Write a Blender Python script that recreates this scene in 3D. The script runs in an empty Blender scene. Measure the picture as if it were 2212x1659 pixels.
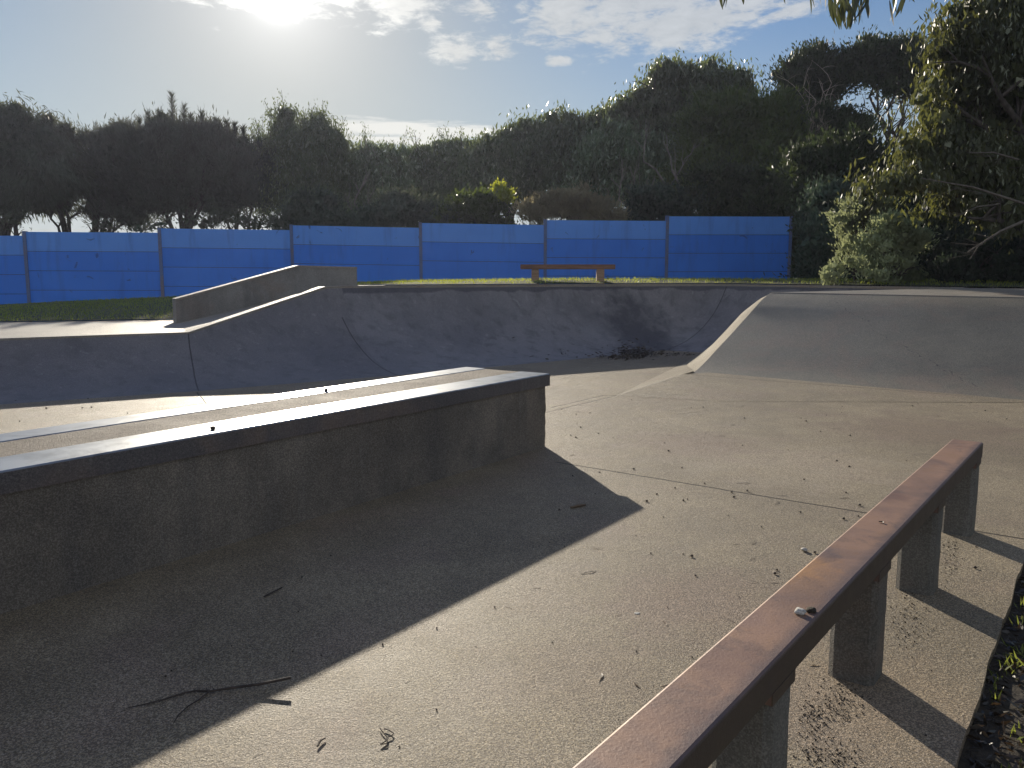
import bpy, bmesh, math, random
import numpy as np
from mathutils import Vector, noise as mnoise
# ------------------------------------------------------------------ camera, sky, sun, exposure
S = bpy.context.scene
C = S.collection
F = 1780.0; PIT = math.radians(7.5); EYE = 1.4        # focal length in units where the picture is 2212 wide
cam = bpy.data.cameras.new('camera'); cam.sensor_width = 36; cam.lens = 36*F/2212
cam.clip_start = .05; cam.clip_end = 3000
co = bpy.data.objects.new('camera', cam); C.objects.link(co)
co.location = (0, 0, EYE); co.rotation_euler = (math.pi/2-PIT, 0, 0); S.camera = co

def ray(x, y):
    v = 829.5-y
    return np.array([x-1106, F*math.cos(PIT)+v*math.sin(PIT), v*math.cos(PIT)-F*math.sin(PIT)])
def PZ(x, y, z):
    r = ray(x, y); return r*((z-EYE)/r[2])+np.array([0, 0, EYE])
def PY(x, y, Y):
    r = ray(x, y); return r*(Y/r[1])+np.array([0, 0, EYE])

SUN = ray(600, -24); SUN /= np.linalg.norm(SUN)
sun_el = math.asin(SUN[2]); sun_az = math.atan2(SUN[0], SUN[1])
sl = bpy.data.lights.new('sun', 'SUN'); sl.energy = 4.6; sl.angle = math.radians(.55); sl.color = (1, .90, .74)
so = bpy.data.objects.new('sun', sl); C.objects.link(so)
so.rotation_euler = Vector(SUN).to_track_quat('Z', 'Y').to_euler(); so.location = (-10, 40, 15)
S.view_settings.view_transform = 'Standard'; S.view_settings.look = 'None'
S.view_settings.exposure = .35; S.view_settings.gamma = 1
S.cycles.max_bounces = 6; S.cycles.diffuse_bounces = 3; S.cycles.transmission_bounces = 3; S.cycles.transparent_max_bounces = 16

class NB:
    """small node builder"""
    def __init__(s, tree): s.t = tree; s.n = tree.nodes; s.l = tree.links
    def put(s, sock, v):
        if v is None: return
        if isinstance(v, bpy.types.NodeSocket): s.l.new(v, sock)
        else:
            if sock.type == 'RGBA' and len(v) == 3: v = (*v, 1)
            sock.default_value = v
    def node(s, ty, ins=None, out=0, **kw):
        n = s.n.new(ty)
        for k, v in kw.items(): setattr(n, k, v)
        for k, v in (ins or {}).items(): s.put(n.inputs[k], v)
        return n.outputs[out]
    def m(s, op, a, b=None, c=None, clamp=False):
        n = s.n.new('ShaderNodeMath'); n.operation = op; n.use_clamp = clamp
        for i, v in enumerate((a, b, c)): s.put(n.inputs[i], v)
        return n.outputs[0]
    def v(s, op, a, b=None, sc=None):
        n = s.n.new('ShaderNodeVectorMath'); n.operation = op
        s.put(n.inputs[0], a); s.put(n.inputs[1], b)
        if sc is not None: s.put(n.inputs[3], sc)
        return n.outputs[1] if op in ('DOT_PRODUCT', 'LENGTH') else n.outputs[0]
    def mix(s, f, a, b, blend='MIX'):
        n = s.n.new('ShaderNodeMix'); n.data_type = 'RGBA'; n.blend_type = blend
        s.put(n.inputs[0], f); s.put(n.inputs[6], a); s.put(n.inputs[7], b)
        return n.outputs[2]
    def noise(s, vec, scale, det=4, rough=.55, dist=0):
        return s.node('ShaderNodeTexNoise', {'Vector': vec, 'Scale': scale, 'Detail': det, 'Roughness': rough, 'Distortion': dist})
    def ramp(s, f, a, b, smooth=True):
        n = s.n.new('ShaderNodeMapRange'); n.interpolation_type = 'SMOOTHSTEP' if smooth else 'LINEAR'
        s.put(n.inputs[0], f); s.put(n.inputs[1], a); s.put(n.inputs[2], b); s.put(n.inputs[3], 0.0); s.put(n.inputs[4], 1.0)
        return n.outputs[0]

def azel(x, y):
    r = ray(x, y); r /= np.linalg.norm(r); return math.atan2(r[0], r[1]), math.asin(r[2])
W = bpy.data.worlds.new('World'); S.world = W; W.use_nodes = True
W.node_tree.nodes.clear(); b = NB(W.node_tree)
sky = b.node('ShaderNodeTexSky', sky_type='NISHITA', sun_disc=False, sun_elevation=sun_el, sun_rotation=sun_az,
             altitude=0, air_density=1.0, dust_density=.25, ozone_density=1.6)
dv = b.v('NORMALIZE', b.node('ShaderNodeTexCoord', out=0))
sx = b.n.new('ShaderNodeSeparateXYZ'); b.l.new(dv, sx.inputs[0]); X, Y_, Z_ = sx.outputs
az = b.m('ARCTAN2', X, Y_); el = b.m('ARCSINE', Z_)
cv = b.n.new('ShaderNodeCombineXYZ'); b.put(cv.inputs[0], az); b.put(cv.inputs[1], b.m('MULTIPLY', el, 2.6)); b.put(cv.inputs[2], 1.7)
n1 = b.noise(cv.outputs[0], 9, 9, .62, .5); n2 = b.noise(cv.outputs[0], 32, 8, .65, .3)
def blob(x, y, rx, ry, tilt=0, amp=1.0):
    a0, e0 = azel(x, y); da = b.m('SUBTRACT', az, a0); de = b.m('SUBTRACT', el, e0)
    c, s_ = math.cos(tilt), math.sin(tilt)
    u = b.m('ADD', b.m('MULTIPLY', da, c), b.m('MULTIPLY', de, s_)); w = b.m('SUBTRACT', b.m('MULTIPLY', de, c), b.m('MULTIPLY', da, s_))
    u = b.m('MULTIPLY', u, F/rx); w = b.m('MULTIPLY', w, F/ry)
    return b.m('MULTIPLY', b.m('SUBTRACT', 1.0, b.m('SQRT', b.m('ADD', b.m('MULTIPLY', u, u), b.m('MULTIPLY', w, w)))), amp)
mask = None
for bl in [(620, -40, 420, 62, 0), (880, 8, 90, 30, 0), (1280, 50, 230, 50, .12), (1500, 45, 290, 48, .12), (1350, 5, 240, 50, 0), (1690, 30, 90, 20, .2),
           (975, 112, 45, 26, 0, .7), (1085, 100, 42, 40, .5, .8), (1040, 20, 70, 26, 0), (930, 50, 30, 14, 0), (1200, 132, 34, 14, 0)]:
    v = blob(*bl); mask = v if mask is None else b.m('MAXIMUM', mask, v)
low = b.m('MAXIMUM', blob(880, 281, 250, 20, -.035), blob(900, 306, 300, 9, -.03))
cloud = b.ramp(b.m('ADD', b.m('MULTIPLY', b.m('SUBTRACT', n1, .5), 2.2), b.m('ADD', mask, b.m('MULTIPLY', b.m('SUBTRACT', n2, .5), 2.6))), -.10, .75)
sv = b.n.new('ShaderNodeCombineXYZ'); b.put(sv.inputs[0], az); b.put(sv.inputs[1], b.m('MULTIPLY', el, 9)); n3 = b.noise(sv.outputs[0], 14, 7, .6)
lowc = b.ramp(b.m('ADD', b.m('MULTIPLY', b.m('SUBTRACT', n3, .5), 1.9), low), -.15, .5)
dt = b.m('MAXIMUM', b.v('DOT_PRODUCT', dv, tuple(SUN)), 0.0)
g1 = b.m('POWER', dt, 4500.0); g2 = b.m('POWER', dt, 90.0); g3 = b.m('POWER', dt, 14.0)
lum = b.v('DOT_PRODUCT', sky, (.3, .5, .2))
comp = b.m('DIVIDE', 1.35, b.m('ADD', 1.0, b.m('DIVIDE', lum, 10.0)))
base = b.v('SCALE', sky, sc=b.m('MULTIPLY', comp, b.m('ADD', 1.25, b.m('MULTIPLY', b.ramp(dt, -.3, .7), -.25))))
base = b.v('MULTIPLY', base, b.mix(b.ramp(el, .45, 1.0), (1, 1, 1), (.78, .98, 1.45)))
base = b.v('ADD', base, b.v('SCALE', (.9, 1.0, .98), sc=b.m('MULTIPLY', g3, 1.3)))
away = b.m('MULTIPLY', b.m('SUBTRACT', 1.0, g3), b.ramp(dt, .5, .9))
base = b.v('MULTIPLY', base, b.mix(away, (1.03, 1.0, .94), (.78, 1.06, 1.42)))
base = b.v('ADD', base, b.v('SCALE', (1.0, 1.0, 1.02), sc=b.m('MULTIPLY', b.m('POWER', dt, 160.0), 3.2)))
base = b.mix(b.m('MULTIPLY', b.m('SUBTRACT', 1.0, b.ramp(el, .02, .34)), .80), base, b.mix(b.ramp(dt, .0, .92), (7.4, 7.9, 8.6), (7.6, 8.5, 8.8)))
cb = b.m('ADD', 11.0, b.m('MULTIPLY', g2, 14.0))
cl = b.v('SCALE', (1.0, .985, .93), sc=b.m('MULTIPLY', cb, b.m('ADD', .72, b.m('MULTIPLY', n2, .5))))
col = b.mix(b.m('MULTIPLY', cloud, .66), base, cl)
col = b.mix(b.m('MULTIPLY', lowc, .85), col, b.v('SCALE', (1.0, .99, .93), sc=13.5))
col = b.v('ADD', col, b.v('SCALE', (1, .99, .97), sc=b.m('ADD', b.m('MULTIPLY', g1, 26.0), b.m('MULTIPLY', b.m('POWER', dt, 600.0), 3.5))))
rear_fill = b.m('MULTIPLY', b.ramp(b.m('MULTIPLY', Y_, -1.0), -.25, .35), b.ramp(b.m('ADD', n1, b.m('MULTIPLY', n2, .3)), .45, .68))  # bright cloud added to the sky behind the camera to fill shaded faces
col = b.mix(b.m('MULTIPLY', rear_fill, .75), col, (7.8, 8.2, 9.4))
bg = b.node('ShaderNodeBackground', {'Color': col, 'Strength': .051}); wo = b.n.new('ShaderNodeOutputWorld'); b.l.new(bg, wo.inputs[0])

# ------------------------------------------------------------------ helpers
random.seed(7); RNG = np.random.default_rng(11)
def tag(o, label=None, cat=None, group=None, kind=None):
    for k, v in (('label', label), ('category', cat), ('group', group), ('kind', kind)):
        if v: o[k] = v
    return o
def empty(name, loc, label, cat, group=None):
    o = bpy.data.objects.new(name, None); C.objects.link(o); o.location = loc; o.empty_display_size = .1
    return tag(o, label, cat, group)
def link(name, me, mat, parent=None, smooth=False):
    if mat is not None:
        for mm in (mat if isinstance(mat, (list, tuple)) else [mat]): me.materials.append(mm)
    if smooth: me.polygons.foreach_set('use_smooth', [True]*len(me.polygons))
    o = bpy.data.objects.new(name, me); C.objects.link(o)
    if parent is not None:
        o.parent = parent; o.matrix_parent_inverse.identity()
        loc = Vector(parent.location)
        if parent.parent: loc += parent.parent.location
        for vv in me.vertices: vv.co -= loc
    return o
class MB:
    """collects polygons in world coordinates"""
    def __init__(s): s.v = []; s.f = []; s.mi = []
    def add(s, vs, fs, mi=0):
        o = len(s.v); s.v += [tuple(float(q) for q in p) for p in vs]; s.f += [tuple(i+o for i in f) for f in fs]; s.mi += [mi]*len(fs)
    def quadgrid(s, rows, mi=0, close=False):
        n = len(rows[0]); vs = [p for r in rows for p in r]; fs = []
        for i in range(len(rows)-1):
            for j in range(n if close else n-1):
                k = (j+1) % n; fs.append((i*n+j, i*n+k, (i+1)*n+k, (i+1)*n+j))
        s.add(vs, fs, mi)
    def prism(s, poly, z0, z1, mi=0):
        n = len(poly); A = [(p[0], p[1], z0) for p in poly]; B = [(p[0], p[1], z1) for p in poly]
        s.add(A+B, [tuple(range(n))[::-1], tuple(range(n, 2*n))]+[(i, (i+1) % n, (i+1) % n+n, i+n) for i in range(n)], mi)
    def hexa(s, bot, top, mi=0):
        s.add(list(bot)+list(top), [(3, 2, 1, 0), (4, 5, 6, 7), (0, 1, 5, 4), (1, 2, 6, 5), (2, 3, 7, 6), (3, 0, 4, 7)], mi)
    def tube(s, pts, rad, n=7, mi=0):
        pts = [Vector(p) for p in pts]; rows = []; up = Vector((.3, .2, .93)).normalized()
        for i, p in enumerate(pts):
            d = (pts[min(i+1, len(pts)-1)]-pts[max(i-1, 0)]).normalized()
            a = d.cross(up)
            if a.length < .1: a = d.cross(Vector((1, 0, 0)))
            a.normalize(); c = d.cross(a); r = rad[i] if hasattr(rad, '__len__') else rad
            rows.append([p+r*(a*math.cos(t)+c*math.sin(t)) for t in [2*math.pi*k/n for k in range(n)]])
        s.quadgrid(rows, mi, True); s.add(rows[0], [tuple(range(n))], mi); s.add(rows[-1], [tuple(range(n))[::-1]], mi)
    def build(s, name, mat, parent=None, smooth=False, bevel=0):
        me = bpy.data.meshes.new(name); me.from_pydata(s.v, [], s.f)
        bm = bmesh.new(); bm.from_mesh(me); bmesh.ops.recalc_face_normals(bm, faces=bm.faces)
        if bevel: bmesh.ops.remove_doubles(bm, verts=bm.verts, dist=1e-5); bmesh.ops.bevel(bm, geom=bm.edges[:], offset=bevel, segments=2, affect='EDGES', clamp_overlap=True)
        bm.to_mesh(me); bm.free()
        if not bevel: me.polygons.foreach_set('material_index', s.mi)
        me.update(); return link(name, me, mat, parent, smooth)
def struct(o): o['kind'] = 'structure'; return o

# ------------------------------------------------------------------ materials
def newmat(name):
    m = bpy.data.materials.new(name); m.use_nodes = True; m.node_tree.nodes.clear(); return m, NB(m.node_tree)
def finish(b, col, rough, height=None, bstr=.3, bdist=.01, metal=0.0, spec=.5, trans=None):
    ins = {'Base Color': col, 'Roughness': rough, 'Metallic': metal, 'Specular IOR Level': spec}
    if height is not None: ins['Normal'] = b.node('ShaderNodeBump', {'Height': height, 'Strength': bstr, 'Distance': bdist})
    sh = b.node('ShaderNodeBsdfPrincipled', ins)
    if trans:
        tr = b.node('ShaderNodeBsdfTranslucent', {'Color': trans[1]})
        sh = b.node('ShaderNodeMixShader', {0: trans[0], 1: sh, 2: tr})
    o = b.n.new('ShaderNodeOutputMaterial'); b.l.new(sh, o.inputs[0])
def pos(b): return b.node('ShaderNodeNewGeometry', out=0)
def segdist(b, p, segs):
    out = None
    for (a, c) in segs:
        a = (float(a[0]), float(a[1]), 0.0); ba = (float(c[0])-a[0], float(c[1])-a[1], 0.0); L = ba[0]**2+ba[1]**2
        pa = b.v('SUBTRACT', p, a); h = b.m('DIVIDE', b.v('DOT_PRODUCT', pa, ba), L, clamp=True)
        d = b.v('LENGTH', b.v('SUBTRACT', pa, b.v('SCALE', ba, sc=h))); out = d if out is None else b.m('MINIMUM', out, d)
    return out
def concrete(name, c0, c1, rough=.55, speck=.35, bump=.35, joints=(), cracks=(), streak=0, band=None, spots=(), scale=1.0, aggregate=False, tint=(.25, .168, .115), grain=230.0, spec=.5):
    m, b = newmat(name); P = pos(b); flat = b.v('MULTIPLY', P, (1, 1, 0))
    big = b.noise(P, .55*scale, 5, .6, .4); mid = b.noise(P, 3.2*scale, 6, .65); fine = b.noise(P, 230, 2, .6); f2 = b.noise(P, 95, 4, .75)
    col = b.mix(b.ramp(b.m('ADD', b.m('MULTIPLY', big, .6), b.m('MULTIPLY', mid, .4)), .37, .63), c0, c1)
    col = b.mix(b.m('MULTIPLY', b.ramp(b.noise(P, 1.3*scale, 5, .6, .8), .48, .7), .5), col, tint)
    if streak:
        sv = b.v('MULTIPLY', P, (4.0, 4.0, .35)); col = b.mix(b.m('MULTIPLY', b.ramp(b.noise(sv, 1.1, 5, .6, .3), .48, .72), streak), col, (.07, .07, .075))
        col = b.mix(b.m('MULTIPLY', b.ramp(b.noise(sv, 2.3, 5, .6, .2), .58, .75), streak*.6), col, (.42, .42, .40))
    col = b.mix(b.m('MULTIPLY', b.ramp(f2, .35, .7), speck*.6), col, b.mix(.5, col, (.75, .7, .62)))
    col = b.mix(b.m('MULTIPLY', b.ramp(fine, .5, .68), speck), col, (.07, .06, .05))
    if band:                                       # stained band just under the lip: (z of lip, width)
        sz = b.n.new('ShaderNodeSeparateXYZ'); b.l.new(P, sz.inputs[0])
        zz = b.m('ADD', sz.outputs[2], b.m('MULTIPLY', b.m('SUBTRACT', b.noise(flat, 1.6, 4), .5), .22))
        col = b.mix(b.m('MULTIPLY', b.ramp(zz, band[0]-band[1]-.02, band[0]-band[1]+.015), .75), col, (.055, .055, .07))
    for (cx, cy, r, cc, amt) in spots:
        d = b.v('LENGTH', b.v('SUBTRACT', flat, (cx, cy, 0))); d = b.m('ADD', d, b.m('MULTIPLY', b.m('SUBTRACT', mid, .5), r*1.8))
        col = b.mix(b.m('MULTIPLY', b.m('SUBTRACT', 1.0, b.ramp(d, r*.25, r)), amt), col, cc)
    gr = b.node('ShaderNodeRGBToBW', {0: b.node('ShaderNodeTexVoronoi', {'Vector': P, 'Scale': grain}, out=1)})
    col = b.mix(b.m('MULTIPLY', b.ramp(gr, .38, .75), speck*.75), b.v('SCALE', col, sc=.72), b.v('SCALE', col, sc=2.5))
    h = b.m('ADD', b.m('MULTIPLY', b.m('ADD', fine, b.m('MULTIPLY', gr, 2.2)), .5), b.m('ADD', f2, b.m('MULTIPLY', mid, 1.5)))
    if aggregate:
        vo = b.node('ShaderNodeTexVoronoi', {'Vector': P, 'Scale': 130.0}, out=0); vc = b.node('ShaderNodeTexVoronoi', {'Vector': P, 'Scale': 130.0}, out=1)
        bw = b.node('ShaderNodeRGBToBW', {0: vc})
        col = b.mix(.8, col, b.mix(bw, (.07, .05, .035), (.42, .34, .26))); h = b.m('SUBTRACT', h, b.m('MULTIPLY', vo, 5.0))
    if joints:
        d = segdist(b, b.v('ADD', flat, b.v('SCALE', b.v('SUBTRACT', b.node('ShaderNodeTexNoise', {'Vector': P, 'Scale': 3.0}, out=1), (.5, .5, .5)), sc=.02)), joints)
        k = b.m('SUBTRACT', 1.0, b.ramp(d, .003, .014)); col = b.mix(b.m('MULTIPLY', k, .9), col, (.03, .028, .025)); h = b.m('SUBTRACT', h, b.m('MULTIPLY', k, 3.0))
    if cracks:
        d = segdist(b, b.v('ADD', flat, b.v('SCALE', b.v('SUBTRACT', b.node('ShaderNodeTexNoise', {'Vector': P, 'Scale': 9.0, 'Detail': 5.0}, out=1), (.5, .5, .5)), sc=.16)), cracks)
        k = b.m('SUBTRACT', 1.0, b.ramp(d, .002, .013)); k = b.m('MULTIPLY', k, b.ramp(mid, .33, .5)); col = b.mix(b.m('MULTIPLY', k, .85), col, (.03, .03, .03))
    rg = b.m('ADD', rough, b.m('MULTIPLY', b.m('SUBTRACT', mid, .5), .3))
    finish(b, col, rg, h, bump, .009, spec=spec)
    return m
def leafmat(name, c0, c1, trans=.45, tcol=(.30, .34, .05), rough=.38, spec=.6, glint=0):
    m, b = newmat(name); r = b.node('ShaderNodeNewGeometry', out=8); P = pos(b)
    col = b.mix(r, c0, c1); col = b.mix(b.m('MULTIPLY', b.ramp(b.noise(P, 1.1, 4), .4, .6), .75), col, tuple(.5*(x+y)*.4 for x, y in zip(c0, c1)))
    if glint: col = b.mix(b.m('MULTIPLY', b.m('GREATER_THAN', b.m('FRACT', b.m('MULTIPLY', r, 37.7)), 1-glint), .8), col, (.42, .45, .34))  # random leaves coloured pale to stand in for sun glints
    oi = b.node('ShaderNodeObjectInfo', out=5); col = b.v('MULTIPLY', b.v('SCALE', col, sc=b.m('ADD', .7, b.m('MULTIPLY', oi, .75))), b.mix(b.m('FRACT', b.m('MULTIPLY', oi, 7.3)), (1.06, 1.0, .92), (.92, 1.03, .98)))
    t = b.mix(r, tcol, tuple(.65*x for x in tcol)); finish(b, col, rough, spec=spec, trans=(trans, t)); return m
def bark(name, c0, c1):
    m, b = newmat(name); P = pos(b); n = b.noise(b.v('MULTIPLY', P, (1, 1, .25)), 14, 6, .65)
    finish(b, b.mix(b.ramp(n, .35, .65), c0, c1), .85, n, .5, .03); return m

LD = np.array([2.0, 1.239]); LD /= np.linalg.norm(LD)             # direction of the long bowl wall
LN = np.array([LD[1], -LD[0]])                                    # into the bowl
H0 = PZ(1476, 820, 0); A0 = PZ(1331, 855, 0); FL = PZ(1190, 889, 0)
T0 = PZ(1665, 632, 1.125)
RUN = None
BD = (PZ(2212, 865, 0)-PZ(1490, 820, 0))[:2]; BD /= np.linalg.norm(BD)
BU = np.linspace(0, 1, 21); BV = []
for u_ in BU:                                       # shape of the bank read along its hip
    q_ = H0[:2]*(1-u_)+T0[:2]*u_; px_ = 1106+F*q_[0]/(q_[1]*math.cos(PIT)+.7*math.sin(PIT))
    py_ = float(np.interp(px_, [1476, 1514.6, 1548, 1577.6, 1621, 1650, 1665], [820, 795.7, 757, 724.8, 675, 640, 632])); r_ = ray(px_, py_); BV.append((EYE+r_[2]*q_[1]/r_[1])/T0[2])
BV = np.maximum.accumulate(np.clip(BV, 0, 1)); BV[0] = 0; BV[1] = min(BV[1], .015); BV[-1] = 1
for _ in range(2): BV[1:-1] = .25*BV[:-2]+.5*BV[1:-1]+.25*BV[2:]
RUN = float((T0-H0)[:2] @ np.array([-BD[1], BD[0]])); print('bank', T0, RUN, BV.round(3))
j1a = PZ(1200, 998, 0); j1b = PZ(1850, 1105, 0); jd = (j1b-j1a)/np.linalg.norm(j1b-j1a)
fd = (A0-H0)[:2]; fd /= np.linalg.norm(fd)
joints = [(j1a, j1b+jd*5), (H0[:2], H0[:2]+fd*6), (H0[:2], H0[:2]+BD*3.4),
          (PZ(1305, 854, 0), PZ(1190, 881, 0)), (PZ(1305, 854, 0), A0), (PZ(425, 848, 0), PZ(470, 905, 0)),
          (PZ(1420, 760, 0), PZ(1560, 772, 0))]
JB = [((-4.475, 11.39), PZ(430, 846, 0)[:2]), (PY(738, 619, 13.35)[:2], PZ(866, 812, 0)[:2]), ((4.42, 17.05), PZ(1424, 757, 0)[:2])]
M_floor = concrete('floor_concrete', (.165, .122, .062), (.29, .225, .13), spec=.3, rough=.55, speck=.8, bump=1.0, joints=joints,
                   spots=[(*PZ(1700, 1000, 0)[:2], 1.1, (.38, .31, .22), .5), (*PZ(1250, 1450, 0)[:2], .45, (.21, .15, .10), .5), (*PZ(2000, 930, 0)[:2], 1.2, (.22, .155, .11), .5), (*PZ(1500, 960, 0)[:2], .8, (.23, .16, .12), .5), (*PZ(1500, 1300, 0)[:2], .6, (.22, .15, .11), .6), (*PZ(1900, 1500, 0)[:2], .5, (.30, .22, .14), .5)])
def onbank(x, y):
    o_ = PZ(1490, 820, 0)[:2]; nb = np.array([-BD[1], BD[0]]); best = None
    for z in np.linspace(.0, 1.14, 400):
        q = PZ(x, y, z); d = float((q[:2]-o_) @ nb); zz = T0[2]*float(np.interp(d/RUN, BU, BV)); e_ = abs(zz-z)
        if best is None or e_ < best[0]: best = (e_, q)
    return best[1]
cr = [onbank(*q) for q in ((1803, 645), (1812, 660), (1835, 676), (1872, 693), (1883, 712), (1899, 722))]
cr2 = [onbank(*q) for q in ((1899, 722), (1945, 745), (1975, 762), (2003, 778), (2060, 812), (2110, 838))]
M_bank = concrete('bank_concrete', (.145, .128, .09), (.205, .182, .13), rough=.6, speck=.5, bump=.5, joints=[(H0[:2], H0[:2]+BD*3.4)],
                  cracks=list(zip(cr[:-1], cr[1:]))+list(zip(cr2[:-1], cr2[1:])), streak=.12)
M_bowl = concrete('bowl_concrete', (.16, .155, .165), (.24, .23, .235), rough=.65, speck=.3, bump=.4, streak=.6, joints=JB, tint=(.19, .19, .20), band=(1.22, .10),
                  spots=[(*PY(1385, 665, 16.1)[:2], 1.1, (.05, .05, .06), .75), (*PY(1300, 650, 15.6)[:2], .5, (.30, .30, .30), .35), (*PY(1480, 650, 16.2)[:2], .4, (.30, .31, .31), .35)])
M_low = concrete('low_ramp_concrete', (.135, .13, .14), (.20, .19, .195), rough=.65, speck=.3, bump=.4, streak=.5, joints=JB, tint=(.16, .155, .17))
M_deck = concrete('deck_concrete', (.21, .19, .155), (.30, .27, .22), rough=.6, speck=.35, bump=.3)
M_sunlit = concrete('sunlit_hip_concrete', (.24, .20, .135), (.32, .275, .195), spec=.25, rough=.8, speck=.5, bump=.4)  # sun on the hip faces is put into a paler concrete colour
M_ledge = concrete('ledge_concrete', (.12, .105, .085), (.27, .235, .185), rough=.8, speck=.4, bump=.8, streak=.3, tint=(.15, .125, .095))
M_wallc = concrete('hubba_concrete', (.20, .19, .175), (.32, .31, .28), rough=.7, speck=.3, bump=.5, streak=.35)
M_agg = concrete('aggregate', (.20, .16, .12), (.26, .21, .16), rough=.75, speck=.3, bump=.9, aggregate=True)
M_post = concrete('post_concrete', (.13, .125, .105), (.22, .21, .175), rough=.8, speck=.3, bump=.9, streak=.35)

def steel(name, base, r0, r1):
    m, b = newmat(name); P = pos(b); n = b.noise(P, 6, 6, .6, .6); f = b.noise(b.v('MULTIPLY', P, (1, 1, 1)), 90, 4, .7)
    c = b.mix(b.ramp(n, .4, .7), base, tuple(x*.6 for x in base)); finish(b, c, b.m('ADD', r0, b.m('MULTIPLY', f, r1)), b.m('ADD', n, f), .12, .004, metal=.75); return m
M_steel = steel('worn_steel', (.36, .38, .40), .24, .22)
M_lip = concrete('dark_lip', (.06, .055, .06), (.10, .09, .09), rough=.6, speck=.3, bump=.4, streak=.4)  # near vertical face of the steel edge, darker than its top
def rust(name):
    m, b = newmat(name); P = pos(b); n = b.noise(P, 2.6, 6, .6, .8); n2 = b.noise(P, 11, 6, .65); f = b.noise(P, 120, 4, .7)
    d = Vector((.604, .797, 0)); e = Vector((.797, -.604, 0))
    sc = b.n.new('ShaderNodeCombineXYZ'); b.put(sc.inputs[0], b.m('MULTIPLY', b.v('DOT_PRODUCT', P, tuple(d)), 6.0)); b.put(sc.inputs[1], b.m('MULTIPLY', b.v('DOT_PRODUCT', P, tuple(e)), 90.0))
    scr = b.noise(sc.outputs[0], 1.5, 5, .7, .3)
    c = b.mix(b.ramp(n, .38, .66), (.34, .20, .13), (.20, .125, .095))
    c = b.mix(b.m('MULTIPLY', b.ramp(n2, .5, .74), .4), c, (.25, .13, .06))
    c = b.mix(b.m('MULTIPLY', b.ramp(b.noise(P, 1.7, 4, .5), .52, .66), .5), c, (.27, .15, .075))
    c = b.mix(b.m('MULTIPLY', b.ramp(scr, .6, .78), .35), c, (.42, .34, .28)); c = b.mix(b.m('MULTIPLY', b.ramp(f, .56, .75), .5), c, (.06, .035, .03))
    for (x_, y_, r_, cc, am) in ((1700, 1215, .20, (.42, .22, .09), .85), (1560, 1420, .16, (.17, .10, .08), .5), (1900, 1070, .14, (.16, .085, .065), .6), (1590, 1330, .13, (.24, .15, .12), .5), (1770, 1190, .10, (.10, .075, .08), .5)):
        q_ = PZ(x_, y_, .49); dd = b.v('LENGTH', b.v('SUBTRACT', P, tuple(float(t) for t in q_))); dd = b.m('ADD', dd, b.m('MULTIPLY', b.m('SUBTRACT', n2, .5), r_*1.6))
        c = b.mix(b.m('MULTIPLY', b.m('SUBTRACT', 1.0, b.ramp(dd, r_*.3, r_)), am), c, cc)
    edge = b.m('ADD', b.v('DOT_PRODUCT', b.v('SUBTRACT', P, (.205, 1.43, 0.0)), (.797, -.604, 0.0)), b.m('MULTIPLY', b.m('SUBTRACT', n2, .5), .05))
    c = b.mix(b.m('MULTIPLY', b.ramp(edge, .03, .07), .6), c, (.09, .07, .075)); c = b.mix(b.m('MULTIPLY', b.ramp(b.v('DOT_PRODUCT', b.v('SUBTRACT', P, (.205, 1.43, 0.0)), (.797, -.604, 0.0)), .075, .078), .75), c, (.055, .045, .03))  # right side face of the rail coloured darker to carry its shade
    c = b.mix(b.m('MULTIPLY', b.ramp(b.noise(P, 4.5, 5, .7, 1.2), .55, .62), .3), c, (.08, .06, .06))
    finish(b, c, b.m('ADD', .42, b.m('MULTIPLY', n2, .25)), b.m('ADD', n2, f), .3, .004, metal=.1); return m
M_rust = rust('rusted_steel')
def paint(name, c0, c1):
    m, b = newmat(name); P = pos(b); n = b.noise(P, .8, 5, .6, .3); s_ = b.noise(b.v('MULTIPLY', P, (3, 3, .4)), 1.5, 5, .6); f = b.noise(P, 40, 4, .7)
    r = b.node('ShaderNodeNewGeometry', out=8)
    c = b.mix(b.ramp(n, .3, .7), c0, c1); c = b.mix(b.m('MULTIPLY', b.ramp(s_, .5, .72), .22), c, (.02, .05, .22)); c = b.mix(b.m('MULTIPLY', r, .10), c, (.10, .22, .62))
    sp = b.noise(P, 2.3, 3, .5, 1.5); c = b.mix(b.m('MULTIPLY', b.ramp(sp, .68, .74), .6), c, (.02, .04, .16))
    finish(b, c, .62, b.m('ADD', f, b.m('MULTIPLY', n, 4.0)), .25, .01, spec=.35); return m
M_blue = paint('blue_paint', (.03, .21, .80), (.04, .24, .86)); M_blue2 = paint('pale_blue_paint', (.10, .32, .86), (.12, .35, .90))  # second blue is paler, for the top course
M_gpost = concrete('weathered_post', (.07, .14, .34), (.12, .20, .40), rough=.8, speck=.3)
def wood(name, c0, c1):
    m, b = newmat(name); P = pos(b); n = b.noise(b.v('MULTIPLY', P, (1.2, 14, 14)), 2.2, 6, .6, .5)
    finish(b, b.mix(b.ramp(n, .35, .65), c0, c1), .6, n, .3, .01); return m
M_wood = wood('bench_timber', (.15, .07, .04), (.24, .125, .07)); M_wleg = wood('bench_leg_timber', (.26, .16, .10), (.38, .25, .16))
def ground(name, c0, c1, c2):
    m, b = newmat(name); P = pos(b); n = b.noise(P, 1.1, 6, .65); f = b.noise(P, 18, 6, .7); c = b.mix(b.ramp(n, .35, .65), c0, c1); c = b.mix(b.ramp(f, .45, .65), c, c2)
    finish(b, c, .9, f, .9, .05); return m
M_grass = ground('grass_ground', (.05, .065, .022), (.08, .085, .03), (.035, .045, .018))
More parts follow.
